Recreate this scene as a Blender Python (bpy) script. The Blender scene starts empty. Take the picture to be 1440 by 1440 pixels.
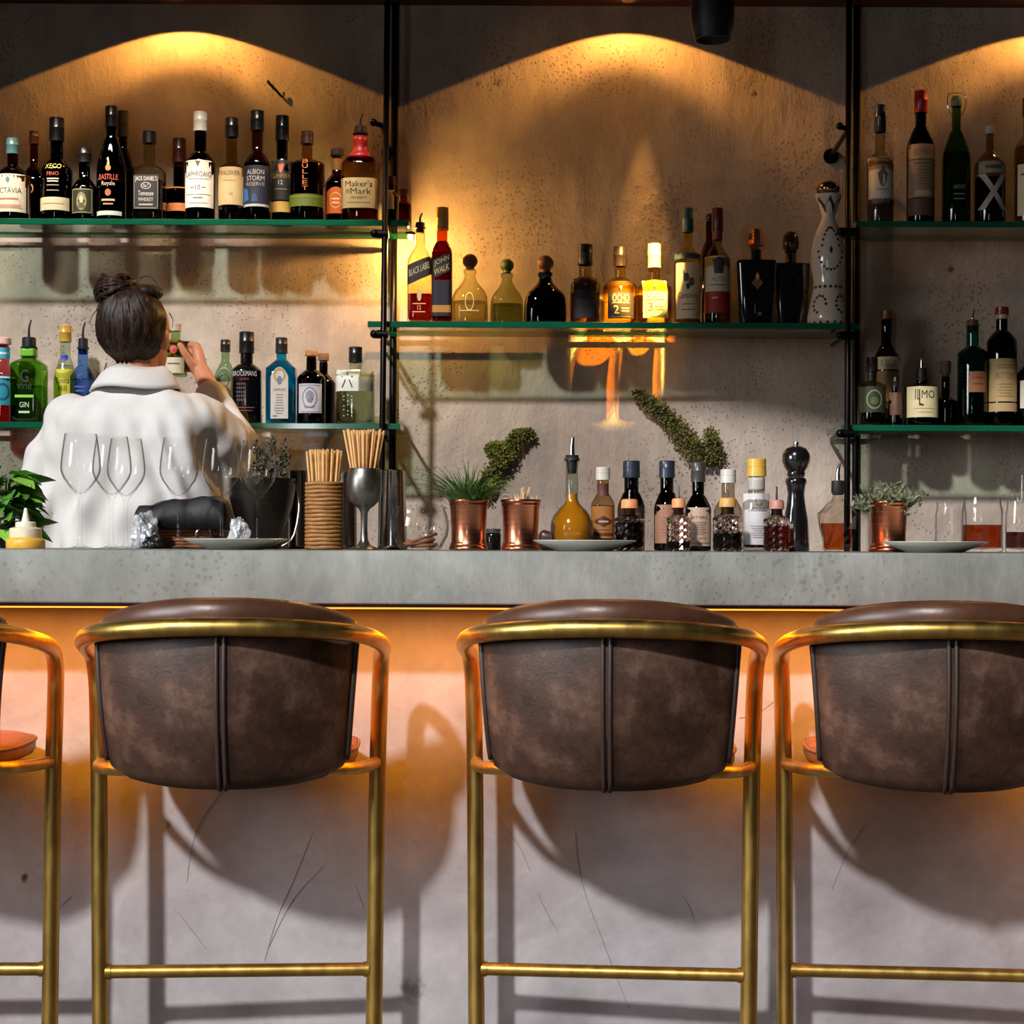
import bpy, bmesh, math, random
from mathutils import Vector, Matrix, noise
random.seed(7)
SC = bpy.context.scene
COL = SC.collection
PI = math.pi
# ------------------------------------------------------------------ camera
F, CZ, HOR, ROLL = 2500.0, 1.095, 764.0, math.radians(0.24)
cam = bpy.data.cameras.new('camera'); camo = bpy.data.objects.new('camera', cam); COL.objects.link(camo)
cam.sensor_width = 36.0; cam.lens = 36.0 * F / 1440.0
cam.shift_y = (HOR - 720.0) / 1440.0
camo.matrix_world = Matrix.Translation((0, 0, CZ)) @ Matrix.Rotation(PI / 2, 4, 'X') @ Matrix.Rotation(ROLL, 4, 'Z')
cam.clip_start = 0.05; cam.clip_end = 100
SC.camera = camo
SC.view_settings.view_transform = 'Standard'; SC.view_settings.look = 'None'
SC.view_settings.exposure = 0.0; SC.view_settings.gamma = 1.0
try: SC.view_settings.use_curve_mapping = False
except Exception: pass
SC.cycles.use_denoising = True
SC.cycles.max_bounces = 14; SC.cycles.transparent_max_bounces = 40; SC.cycles.transmission_bounces = 14
SC.cycles.sample_clamp_indirect = 6.0
SC.cycles.caustics_reflective = False; SC.cycles.caustics_refractive = False

def at(px, py, Y):
    """world point that the photograph shows at pixel (px, py), at depth Y"""
    u, v = px - 720.0, (720.0 - py) + (HOR - 720.0)
    c, s = math.cos(ROLL), math.sin(ROLL)
    return Vector(((u * c - v * s) * Y / F, Y, CZ + (u * s + v * c) * Y / F))

def lin(c):
    out = []
    for v in c[:3]:
        v = v / 255.0
        out.append(v / 12.92 if v <= 0.04045 else ((v + 0.055) / 1.055) ** 2.4)
    return tuple(out)

# ------------------------------------------------------------------ world and daylight
w = bpy.data.worlds.new('world'); SC.world = w; w.use_nodes = True
bg = w.node_tree.nodes['Background']; bg.inputs[0].default_value = (0.55, 0.68, 0.9, 1); bg.inputs[1].default_value = 0.014

def light(name, kind, loc, aim=None, power=10, color=(1, 1, 1), **kw):
    d = bpy.data.lights.new(name, kind); d.energy = power; d.color = color
    for k, v in kw.items(): setattr(d, k, v)
    o = bpy.data.objects.new(name, d); COL.objects.link(o); o.location = loc
    if aim is not None: o.rotation_euler = (Vector(aim) - Vector(loc)).to_track_quat('-Z', 'Y').to_euler()
    return o

SUND = Vector((0.45, 1.0, -0.75)).normalized()
light('sun', 'SUN', (-1, -3, 4), Vector((-1, -3, 4)) + SUND, 3.5, (1.0, 0.975, 0.96), angle=math.radians(3.0))
light('window_daylight', 'AREA', (-3.3, 1.0, 1.9), (0.4, 3.0, 0.75), 15, (0.94, 0.97, 1.0), shape='RECTANGLE', size=1.5, size_y=1.6, spread=math.radians(50))
light('street_window', 'AREA', (-1.5, -3.0, 1.6), (0.0, 4.0, 1.0), 2.6, (0.95, 0.97, 1.0), shape='RECTANGLE', size=0.22, size_y=1.0, spread=math.radians(80))  # lamp added behind the camera for bright streaks on glass and bottles

# ------------------------------------------------------------------ materials
MATS = {}
def nt(name):
    m = bpy.data.materials.new(name); m.use_nodes = True
    t = m.node_tree; t.nodes.clear()
    out = t.nodes.new('ShaderNodeOutputMaterial')
    return m, t, out
def N(t, kind, **inp):
    n = t.nodes.new(kind)
    for k, v in inp.items():
        k = k.replace('_', ' ')
        if k in n.inputs: n.inputs[k].default_value = v
    return n
def ramp(t, src, stops):
    r = t.nodes.new('ShaderNodeValToRGB'); el = r.color_ramp.elements
    while len(el) > 1: el.remove(el[-1])
    el[0].position = stops[0][0]; el[0].color = (*stops[0][1], 1)
    for p, c in stops[1:]:
        e = el.new(p); e.color = (*c, 1)
    t.links.new(src, r.inputs[0]); return r

def mat(name, color, rough=0.5, metal=0.0, coat=0.0, var=0.12, scale=30.0, bump=0.0, emit=0.0, spec=0.5, sub=0.0):
    """principled with a little procedural noise; color in 0-255 sRGB"""
    key = ('m', name)
    if key in MATS: return MATS[key]
    m, t, out = nt(name)
    p = N(t, 'ShaderNodeBsdfPrincipled'); c = lin(color)
    p.inputs['Roughness'].default_value = rough; p.inputs['Metallic'].default_value = metal
    p.inputs['Coat Weight'].default_value = coat; p.inputs['Coat Roughness'].default_value = 0.06
    p.inputs['Specular IOR Level'].default_value = spec
    if sub: p.inputs['Subsurface Weight'].default_value = sub; p.inputs['Subsurface Radius'].default_value = (0.01, 0.004, 0.002)
    tc = N(t, 'ShaderNodeTexCoord'); no = N(t, 'ShaderNodeTexNoise', Scale=scale, Detail=4.0, Roughness=0.6)
    t.links.new(tc.outputs['Object'], no.inputs['Vector'])
    r = ramp(t, no.outputs['Fac'], [(0.3, tuple(x * (1 - var) for x in c)), (0.7, tuple(min(1, x * (1 + var)) for x in c))])
    t.links.new(r.outputs[0], p.inputs['Base Color'])
    if bump:
        b = N(t, 'ShaderNodeBump', Strength=bump, Distance=0.004); t.links.new(no.outputs['Fac'], b.inputs['Height']); t.links.new(b.outputs[0], p.inputs['Normal'])
    if emit:
        p.inputs['Emission Color'].default_value = (*c, 1); p.inputs['Emission Strength'].default_value = emit
    t.links.new(p.outputs[0], out.inputs[0]); MATS[key] = m; return m

def glass(name, tint, rough=0.02, edge=0.45, gloss=1.0):
    """thin walled bottle glass or clear liquid: tinted see-through, darker at grazing angles, fresnel gloss"""
    key = ('g', name)
    if key in MATS: return MATS[key]
    m, t, out = nt(name); c = lin(tint)
    lw = N(t, 'ShaderNodeLayerWeight', Blend=0.35)
    r = ramp(t, lw.outputs['Facing'], [(0.25, c), (0.95, tuple(x * edge * (0.6 + 0.4 * x) for x in c))])
    tr = N(t, 'ShaderNodeBsdfTransparent'); t.links.new(r.outputs[0], tr.inputs[0])
    gl = N(t, 'ShaderNodeBsdfGlossy', Roughness=rough); gl.inputs[0].default_value = (1, 1, 1, 1)
    fr = N(t, 'ShaderNodeFresnel', IOR=1.5); ge = N(t, 'ShaderNodeNewGeometry')
    sub = N(t, 'ShaderNodeMath'); sub.operation = 'SUBTRACT'; sub.inputs[0].default_value = gloss; t.links.new(ge.outputs['Backfacing'], sub.inputs[1])
    cl = N(t, 'ShaderNodeMath'); cl.operation = 'MULTIPLY'; cl.use_clamp = True
    t.links.new(fr.outputs[0], cl.inputs[0]); t.links.new(sub.outputs[0], cl.inputs[1])
    mx = N(t, 'ShaderNodeMixShader'); t.links.new(cl.outputs[0], mx.inputs[0]); t.links.new(tr.outputs[0], mx.inputs[1]); t.links.new(gl.outputs[0], mx.inputs[2])
    t.links.new(mx.outputs[0], out.inputs[0]); MATS[key] = m; return m

def clearglass(name):
    key = ('k', name)
    if key in MATS: return MATS[key]
    m, t, out = nt(name)
    lw = N(t, 'ShaderNodeLayerWeight', Blend=0.5)
    r = ramp(t, lw.outputs['Facing'], [(0.0, (1, 1, 1)), (0.6, (0.985, 0.985, 0.985)), (0.78, (0.6, 0.61, 0.61)), (0.93, (0.12, 0.13, 0.13))])
    tr = N(t, 'ShaderNodeBsdfTransparent'); t.links.new(r.outputs[0], tr.inputs[0])
    gl = N(t, 'ShaderNodeBsdfGlossy', Roughness=0.03); gl.inputs[0].default_value = (1, 1, 1, 1)
    fr = N(t, 'ShaderNodeFresnel', IOR=1.5); ge = N(t, 'ShaderNodeNewGeometry')
    sb = N(t, 'ShaderNodeMath'); sb.operation = 'SUBTRACT'; sb.inputs[0].default_value = 1.0; t.links.new(ge.outputs['Backfacing'], sb.inputs[1])
    cl = N(t, 'ShaderNodeMath'); cl.operation = 'MULTIPLY'; cl.use_clamp = True; t.links.new(fr.outputs[0], cl.inputs[0]); t.links.new(sb.outputs[0], cl.inputs[1])
    mx = N(t, 'ShaderNodeMixShader'); t.links.new(cl.outputs[0], mx.inputs[0]); t.links.new(tr.outputs[0], mx.inputs[1]); t.links.new(gl.outputs[0], mx.inputs[2])
    t.links.new(mx.outputs[0], out.inputs[0]); MATS[key] = m; return m

def crystal(name, tint=(250, 252, 252), rough=0.0, ior=1.47):
    key = ('c', name)
    if key in MATS: return MATS[key]
    m, t, out = nt(name)
    p = N(t, 'ShaderNodeBsdfPrincipled'); p.inputs['Base Color'].default_value = (*lin(tint), 1)
    p.inputs['Transmission Weight'].default_value = 1.0; p.inputs['Roughness'].default_value = rough; p.inputs['IOR'].default_value = ior
    t.links.new(p.outputs[0], out.inputs[0]); MATS[key] = m; return m

def plaster(name, c1, c2, c3, scale, pits, bump=0.5, spots=(), pitlvl=0.46, pitamt=0.6, streak=(1.9, 1.0, 0.8)):
    m, t, out = nt(name)
    p = N(t, 'ShaderNodeBsdfPrincipled'); p.inputs['Roughness'].default_value = 0.62; p.inputs['Specular IOR Level'].default_value = 0.35
    tc = N(t, 'ShaderNodeTexCoord'); co = tc.outputs['Object']
    n1 = N(t, 'ShaderNodeTexNoise', Scale=scale, Detail=8.0, Roughness=0.62, Distortion=0.6); t.links.new(co, n1.inputs['Vector'])
    mp = N(t, 'ShaderNodeMapping'); mp.inputs['Scale'].default_value = streak; t.links.new(co, mp.inputs[0])
    n2 = N(t, 'ShaderNodeTexNoise', Scale=scale * 3.0, Detail=6.0, Roughness=0.7); t.links.new(mp.outputs[0], n2.inputs['Vector'])
    r = ramp(t, n1.outputs['Fac'], [(0.28, lin(c1)), (0.5, lin(c2)), (0.72, lin(c3))])
    r2 = ramp(t, n2.outputs['Fac'], [(0.3, (0.70, 0.70, 0.70)), (0.7, (1.15, 1.15, 1.15))])
    mul = N(t, 'ShaderNodeMix'); mul.data_type = 'RGBA'; mul.blend_type = 'MULTIPLY'; mul.inputs[0].default_value = 0.8
    t.links.new(r.outputs[0], mul.inputs[6]); t.links.new(r2.outputs[0], mul.inputs[7])
    # small air holes
    vo = N(t, 'ShaderNodeTexVoronoi', Scale=pits); t.links.new(co, vo.inputs['Vector'])
    n3 = N(t, 'ShaderNodeTexNoise', Scale=4.0, Detail=2.0); t.links.new(co, n3.inputs['Vector'])
    ad = N(t, 'ShaderNodeMath'); ad.operation = 'SUBTRACT'; t.links.new(n3.outputs['Fac'], ad.inputs[1]); ad.inputs[0].default_value = pitlvl
    sm = N(t, 'ShaderNodeMath'); sm.operation = 'ADD'; t.links.new(vo.outputs['Distance'], sm.inputs[0]); t.links.new(ad.outputs[0], sm.inputs[1])
    pit = ramp(t, sm.outputs[0], [(0.02, (0.45, 0.43, 0.41)), (0.09, (1, 1, 1))])
    mul2 = N(t, 'ShaderNodeMix'); mul2.data_type = 'RGBA'; mul2.blend_type = 'MULTIPLY'; mul2.inputs[0].default_value = pitamt
    t.links.new(mul.outputs[2], mul2.inputs[6]); t.links.new(pit.outputs[0], mul2.inputs[7])
    last = mul2.outputs[2]
    for (sx, sy, sz, rad, dark) in spots:          # stains with a place of their own
        vd = N(t, 'ShaderNodeVectorMath'); vd.operation = 'DISTANCE'; vd.inputs[1].default_value = (sx, sy, sz)
        t.links.new(co, vd.inputs[0])
        nn = N(t, 'ShaderNodeTexNoise', Scale=60.0, Detail=4.0); t.links.new(co, nn.inputs['Vector'])
        m1 = N(t, 'ShaderNodeMath'); m1.operation = 'MULTIPLY_ADD'; m1.inputs[1].default_value = rad * 2.2; t.links.new(nn.outputs['Fac'], m1.inputs[0]); t.links.new(vd.outputs['Value'], m1.inputs[2])
        rr = ramp(t, m1.outputs[0], [(0.0, (0, 0, 0)), (1.0, (1, 1, 1))])
        mr = N(t, 'ShaderNodeMapRange'); mr.inputs['From Min'].default_value = rad * 1.3; mr.inputs['From Max'].default_value = rad * 2.1; mr.inputs['To Min'].default_value = dark; mr.inputs['To Max'].default_value = 1.0
        t.links.new(m1.outputs[0], mr.inputs['Value'])
        mm = N(t, 'ShaderNodeMix'); mm.data_type = 'RGBA'; mm.blend_type = 'MULTIPLY'; mm.inputs[0].default_value = 1.0
        t.links.new(last, mm.inputs[6]); t.links.new(mr.outputs['Result'], mm.inputs[7]); last = mm.outputs[2]
        t.nodes.remove(rr)
    t.links.new(last, p.inputs['Base Color'])
    h = N(t, 'ShaderNodeMath'); h.operation = 'MULTIPLY_ADD'; h.inputs[1].default_value = 0.6; t.links.new(n2.outputs['Fac'], h.inputs[0]); t.links.new(n1.outputs['Fac'], h.inputs[2])
    h2 = N(t, 'ShaderNodeMath'); h2.operation = 'MULTIPLY'; t.links.new(h.outputs[0], h2.inputs[0])
    pb = N(t, 'ShaderNodeMix'); pb.data_type = 'RGBA'; pb.inputs[0].default_value = pitamt; pb.inputs[6].default_value = (1, 1, 1, 1); t.links.new(pit.outputs[0], pb.inputs[7]); t.links.new(pb.outputs[2], h2.inputs[1])
    b = N(t, 'ShaderNodeBump', Strength=bump, Distance=0.02); t.links.new(h2.outputs[0], b.inputs['Height']); t.links.new(b.outputs[0], p.inputs['Normal'])
    t.links.new(p.outputs[0], out.inputs[0]); return m

def brushed(name, color, rough, metal=1.0, sx=(1, 1, 40)):
    key = ('b', name)
    if key in MATS: return MATS[key]
    m, t, out = nt(name); c = lin(color)
    p = N(t, 'ShaderNodeBsdfPrincipled', Roughness=rough, Metallic=metal)
    tc = N(t, 'ShaderNodeTexCoord'); mp = N(t, 'ShaderNodeMapping'); mp.inputs['Scale'].default_value = sx; t.links.new(tc.outputs['Object'], mp.inputs[0])
    no = N(t, 'ShaderNodeTexNoise', Scale=8.0, Detail=5.0); t.links.new(mp.outputs[0], no.inputs['Vector'])
    r = ramp(t, no.outputs['Fac'], [(0.3, tuple(x * 0.72 for x in c)), (0.7, c)]); t.links.new(r.outputs[0], p.inputs['Base Color'])
    mr = N(t, 'ShaderNodeMapRange'); mr.inputs['To Min'].default_value = rough * 0.8; mr.inputs['To Max'].default_value = rough * 1.3
    t.links.new(no.outputs['Fac'], mr.inputs['Value']); t.links.new(mr.outputs[0], p.inputs['Roughness'])
    t.links.new(p.outputs[0], out.inputs[0]); MATS[key] = m; return m

# ------------------------------------------------------------------ mesh helpers
def mesh(name, verts, faces, m, parent=None, smooth=True, mi=None, mats=None):
    me = bpy.data.meshes.new(name); me.from_pydata([tuple(v) for v in verts], [], [tuple(f) for f in faces])
    for x in (mats or [m]): me.materials.append(x)
    if mi: me.polygons.foreach_set('material_index', mi)
    me.polygons.foreach_set('use_smooth', [smooth] * len(me.polygons)); me.update()
    o = bpy.data.objects.new(name, me); COL.objects.link(o)
    if parent: o.parent = parent
    return o
def sharp(o, ang=40):
    me = o.data; bm = bmesh.new(); bm.from_mesh(me); bmesh.ops.recalc_face_normals(bm, faces=bm.faces)
    for e in bm.edges:
        if len(e.link_faces) == 2 and e.calc_face_angle(0) > math.radians(ang): e.smooth = False
    bm.to_mesh(me); bm.free(); return o
class Geo:
    def __init__(s): s.v = []; s.f = []; s.mi = []
    def add(s, verts, faces, mi=0):
        b = len(s.v); s.v += [Vector(v) for v in verts]; s.f += [[i + b for i in f] for f in faces]; s.mi += [mi] * len(faces)
    def obj(s, name, m, parent=None, smooth=True, ang=40, mats=None):
        o = mesh(name, s.v, s.f, m, parent, smooth, s.mi if mats else None, mats)
        return sharp(o, ang) if smooth else o
def sgp(v, e): return math.copysign(abs(v) ** e, v)
def rings(rs, close_ends=True, closed=True):
    """rs: list of rings (equal count, or single point) -> verts, faces"""
    V, Fc, idx = [], [], []
    for r in rs:
        idx.append(list(range(len(V), len(V) + len(r)))); V += r
    for a, b in zip(idx, idx[1:]):
        if len(a) == 1 and len(b) == 1: continue
        n = max(len(a), len(b)); rng = range(n if closed else n - 1)
        for i in rng:
            j = (i + 1) % n
            if len(a) == 1: Fc.append((a[0], b[j], b[i]))
            elif len(b) == 1: Fc.append((a[i], a[j], b[0]))
            else: Fc.append((a[i], a[j], b[j], b[i]))
    if close_ends:
        if len(idx[0]) > 2: Fc.append(tuple(reversed(idx[0])))
        if len(idx[-1]) > 2: Fc.append(tuple(idx[-1]))
    return V, Fc
def lathe(prof, n=24, sq=2.0, dk=1.0, nr=0.0, c=(0, 0, 0)):
    R = max(r for r, z in prof); rs = []
    for r, z in prof:
        if r < 1e-6: rs.append([Vector((c[0], c[1], c[2] + z))]); continue
        k = max(0.0, min(1.0, (r / R - nr) / max(1e-6, 1 - nr))); e = 2.0 + (sq - 2.0) * k; d = 1.0 + (dk - 1.0) * k
        ring = []
        for i in range(n):
            a = 2 * PI * (i + 0.5) / n
            ring.append(Vector((c[0] + r * sgp(math.cos(a), 2 / e), c[1] + r * d * sgp(math.sin(a), 2 / e), c[2] + z)))
        rs.append(ring)
    return rings(rs, close_ends=False)
def catmull(pts, k=6):
    P = [Vector(p) for p in pts]; out = []
    for i in range(len(P) - 1):
        p0 = P[max(0, i - 1)]; p1 = P[i]; p2 = P[i + 1]; p3 = P[min(len(P) - 1, i + 2)]
        for j in range(k):
            t = j / k
            out.append(0.5 * ((2 * p1) + (p2 - p0) * t + (2 * p0 - 5 * p1 + 4 * p2 - p3) * t * t + (3 * p1 - p0 - 3 * p2 + p3) * t ** 3))
    out.append(P[-1]); return out
def tube(path, r, n=12, cap=True):
    """circle swept along a polyline; r number or list"""
    P = [Vector(p) for p in path]; rr = r if isinstance(r, (list, tuple)) else [r] * len(P); rs = []; up = None
    for i, p in enumerate(P):
        d = (P[min(i + 1, len(P) - 1)] - P[max(i - 1, 0)])
        d = d.normalized() if d.length > 1e-9 else Vector((0, 0, 1))
        if up is None: up = Vector((0, 0, 1)) if abs(d.z) < 0.9 else Vector((1, 0, 0))
        s = d.cross(up).normalized(); up = s.cross(d).normalized()
        rs.append([p + rr[i] * (math.cos(2 * PI * j / n) * s + math.sin(2 * PI * j / n) * up) for j in range(n)])
    return rings(rs, close_ends=cap)
def box(x0, x1, y0, y1, z0, z1):
    v = [Vector((x, y, z)) for x in (x0, x1) for y in (y0, y1) for z in (z0, z1)]
    return v, [(0, 1, 3, 2), (4, 6, 7, 5), (0, 4, 5, 1), (2, 3, 7, 6), (0, 2, 6, 4), (1, 5, 7, 3)]
def rbox(x0, x1, y0, y1, z0, z1, b=0.004, seg=2):
    bm = bmesh.new(); v, f = box(x0, x1, y0, y1, z0, z1)
    vs = [bm.verts.new(p) for p in v]; [bm.faces.new([vs[i] for i in q]) for q in f]
    bmesh.ops.bevel(bm, geom=list(bm.edges), offset=b, segments=seg, affect='EDGES', profile=0.5)
    bm.verts.ensure_lookup_table(); V = [x.co.copy() for x in bm.verts]; Fc = [[x.index for x in q.verts] for q in bm.faces]; bm.free(); return V, Fc
def ball(c, r, n=14, m=9, sc=(1, 1, 1)):
    rs = []
    for i in range(m + 1):
        a = -PI / 2 + PI * i / m; rr = r * math.cos(a); z = r * math.sin(a)
        if i in (0, m): rs.append([Vector((c[0], c[1], c[2] + z * sc[2]))])
        else: rs.append([Vector((c[0] + rr * math.cos(2 * PI * j / n) * sc[0], c[1] + rr * math.sin(2 * PI * j / n) * sc[1], c[2] + z * sc[2])) for j in range(n)])
    return rings(rs, False)
def thing(name, label, cat, loc=(0, 0, 0), rz=0.0, group=None):
    o = bpy.data.objects.new(name, None); COL.objects.link(o); o.location = loc; o.rotation_euler = (0, 0, rz); o.empty_display_size = 0.05
    return tag(o, label, cat, group)
def tag(o, label, cat, group=None, kind=None):
    o['label'] = label; o['category'] = cat
    if group: o['group'] = group
    if kind: o['kind'] = kind
    return o
def struct(o): o['kind'] = 'structure'; return o
def dup(root, loc, rz, label, group=None):
    r = root.copy(); COL.objects.link(r); r.location = loc; r.rotation_euler = (0, 0, rz); r['label'] = label
    if group: r['group'] = group
    for ch in list(root.children):
        c = ch.copy(); COL.objects.link(c); c.parent = r
        for g in list(ch.children):
            d = g.copy(); COL.objects.link(d); d.parent = c
    return r
TXT = {}
def text_geo(s):
    if s in TXT: return TXT[s]
    cu = bpy.data.curves.new('t', 'FONT'); cu.body = s; cu.resolution_u = 2
    ob = bpy.data.objects.new('t', cu); COL.objects.link(ob); bpy.context.view_layer.update()
    me = bpy.data.meshes.new_from_object(ob.evaluated_get(bpy.context.evaluated_depsgraph_get()))
    V = [v.co.copy() for v in me.vertices]; Fc = [tuple(p.vertices) for p in me.polygons]
    bpy.data.objects.remove(ob); bpy.data.meshes.remove(me); bpy.data.curves.remove(cu)
    if not V: TXT[s] = ([], []); return TXT[s]
    x0, x1 = min(v.x for v in V), max(v.x for v in V); y0, y1 = min(v.y for v in V), max(v.y for v in V)
    V = [((v.x - (x0 + x1) / 2) / max(1e-6, x1 - x0), (v.y - (y0 + y1) / 2) / max(1e-6, y1 - y0)) for v in V]
    TXT[s] = (V, Fc); return TXT[s]
# ------------------------------------------------------------------ the setting
WY = 5.13            # back wall
CF, CB = 3.31, 4.06  # counter front and back
BF = 3.50            # bar front
CT = 1.080           # counter top height
def onwall(px, py, Y): p = at(px, py, Y); return (p.x, p.y, p.z)
sp = [(*onwall(1337, 378, WY), 0.012, 0.25), (*onwall(1062, 132, WY), 0.012, 0.35), (*onwall(700, 116, WY), 0.018, 0.45), (*onwall(672, 118, WY), 0.010, 0.5), (*onwall(100, 250, WY), 0.01, 0.5)]
M_WALL = plaster('rough_plaster_wall', (146, 129, 116), (180, 163, 149), (206, 190, 175), 1.6, 80.0, 0.8, sp, 0.43, 0.45)
sp2 = [(*onwall(35, 1235, BF), 0.009, 0.12), (*onwall(578, 1392, BF), 0.03, 0.5), (*onwall(237, 1160, BF), 0.008, 0.5)]
M_FRONT = plaster('smooth_plaster_bar_front', (130, 125, 128), (156, 151, 154), (178, 174, 177), 1.8, 30.0, 0.3, sp2, 0.30, 0.05, (1.0, 1.0, 1.0))
M_CONC = plaster('poured_concrete', (106, 109, 104), (132, 135, 129), (160, 163, 157), 3.2, 70.0, 0.22, (), 0.40, 0.35)
M_FLOOR = plaster('dark_screed_floor', (66, 60, 56), (84, 78, 72), (100, 92, 86), 2.0, 9.0, 0.2)
M_CEIL = mat('oxblood_painted_ceiling', (58, 16, 14), 0.5)
M_STEEL_BLACK = mat('black_steel', (24, 21, 20), 0.34, 0.85, var=0.2)
wb = Geo(); v, f = box(-3.2, 3.2, WY, WY + 0.2, 0, 3.0); wb.add(v, f); wall_back = struct(wb.obj('wall_back', M_WALL, smooth=False))
fl = Geo(); v, f = box(-3.6, 3.6, -1.0, WY, -0.1, 0.0); fl.add(v, f); struct(fl.obj('floor', M_FLOOR, smooth=False))
# ceiling slab over the bar; unseen street side edge slanted to shape the sunlight
CEZ = at(720, 8, WY).z
edge = [(-3.2, 4.6), (-1.83, 4.42), (-0.94, 4.1), (-0.42, 3.68), (0.22, 3.46), (3.2, 3.25)]
top = [Vector((x, y, CEZ + 0.3)) for x, y in edge] + [Vector((3.2, WY, CEZ + 0.3)), Vector((-3.2, WY, CEZ + 0.3))]
bot = [Vector((p.x, p.y, CEZ)) for p in top]
v, f = rings([bot, top]); struct(mesh('ceiling', v, f, M_CEIL, smooth=False))
# bar front and concrete slab
g = Geo(); v, f = box(-3.2, 3.2, BF, BF + 0.16, 0, CT - 0.0999); g.add(v, f); wall_front = struct(g.obj('wall_front', M_FRONT, smooth=False))
def crack(pts, wpx=1.6):
    P = catmull([at(x, y, BF - 0.0006) for x, y in pts], 5); V = []; Fc = []
    for i, p in enumerate(P):
        d = (P[min(i + 1, len(P) - 1)] - P[max(0, i - 1)]).normalized(); s = Vector((-d.z, 0, d.x)) * wpx * 0.0005 * (0.4 + 0.6 * math.sin(PI * (i + 0.5) / len(P))) * random.uniform(0.6, 1.2)
        V += [p - s, p + s, p + Vector((0, -0.0009, 0))]
    for i in range(len(P) - 1):
        a = 3 * i; Fc += [(a, a + 2, a + 5, a + 3), (a + 2, a + 1, a + 4, a + 5)]
    mesh('crack', V, Fc, mat('plaster_crack_line', (134, 128, 129), 0.8), wall_front)
for c in [[(313, 1112), (285, 1150), (270, 1190), (263, 1240)], [(440, 1170), (412, 1240), (390, 1290), (372, 1350)], [(456, 1218), (420, 1255), (397, 1292), (378, 1332)], [(250, 1283), (270, 1308), (290, 1335)], [(500, 1245), (506, 1262), (512, 1278)], [(700, 1150), (730, 1190), (745, 1225)], [(808, 1165), (818, 1240), (850, 1330), (885, 1420)], [(755, 1255), (770, 1285), (785, 1312)], [(1090, 985), (1065, 1003), (1040, 1010)], [(1215, 1160), (1190, 1200), (1170, 1250)], [(100, 1260), (85, 1275), (70, 1285)], [(960, 1260), (968, 1272), (974, 1290)]]:
    crack(c)
g = Geo(); v, f = rbox(-3.2, 3.2, CF, CB, CT - 0.0999, CT, 0.004); g.add(v, f)
tag(g.obj('counter_slab', M_CONC, ang=60), 'long grey poured concrete bar top running across the whole picture', 'bar counter')
# led strip in the overhang
def led():
    t = thing('led_strip', 'thin glowing amber strip light tucked under the concrete bar top', 'strip light', (0, CF + 0.022, CT - 0.0999))
    g = Geo(); v, f = box(-2.6, 2.6, -0.010, 0.010, -0.006, 0.0); g.add(v, f); v, f = box(-2.6, 2.6, -0.012, -0.010, -0.006, 0); g.add(v, f); g.obj('housing', mat('strip_housing', (60, 50, 40), 0.4, 0.8), t, smooth=False)
    v, f = box(-2.6, 2.6, -0.009, 0.009, -0.009, -0.006); mesh('diffuser', v, f, mat('amber_diffuser', (255, 140, 45), 0.4, emit=2.5), t, smooth=False)
    a = light('led_light', 'AREA', (0.25, 0, -0.013), None, 27, (1.0, 0.325, 0.006), shape='RECTANGLE', size=4.4, size_y=0.02); a.parent = t
led()
# ------------------------------------------------------------------ shelf posts, glass shelves
SF, SB = 4.88, 5.10
M_SHELF = glass('shelf_glass', (230, 243, 236), 0.0, 0.8)
M_EDGE = mat('green_glass_edge', (14, 88, 60), 0.15, 0.0, coat=0.6, var=0.15, scale=6)
SH = {}
def shelf(key, x0, x1, py, mid, label):
    zt = at(mid, py, SF).z; xa = at(x0, py, SF).x; xb = at(x1, py, SF).x
    g = Geo(); v, f = rbox(xa, xb, SF, SB, zt - 0.0165, zt, 0.0012, 1)
    for q in f:
        n = (v[q[1]] - v[q[0]]).cross(v[q[2]] - v[q[0]])
        g.add([v[i] for i in q], [list(range(len(q)))], 0 if abs(n.normalized().z) > 0.9 else 1)
    o = mesh('glass_shelf', g.v, g.f, None, None, False, g.mi, [M_SHELF, M_EDGE])
    tag(o, label, 'shelf', 'green edged glass shelves'); SH[key] = zt; return zt
shelf('A', -220, 575, 308, 280, 'green edged glass shelf at upper left with the whisky row on it')
shelf('B', -220, 563, 595, 440, 'green edged glass shelf at lower left behind the bartender')
shelf('C', 517, 1211, 453, 860, 'green edged glass shelf in the middle with the white ceramic bottle')
shelf('D', 1204, 1660, 311, 1330, 'glass shelf at upper right under the red capped bottle')
shelf('E', 1183, 1660, 598, 1330, 'glass shelf at lower right under the teal bottle')
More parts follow.
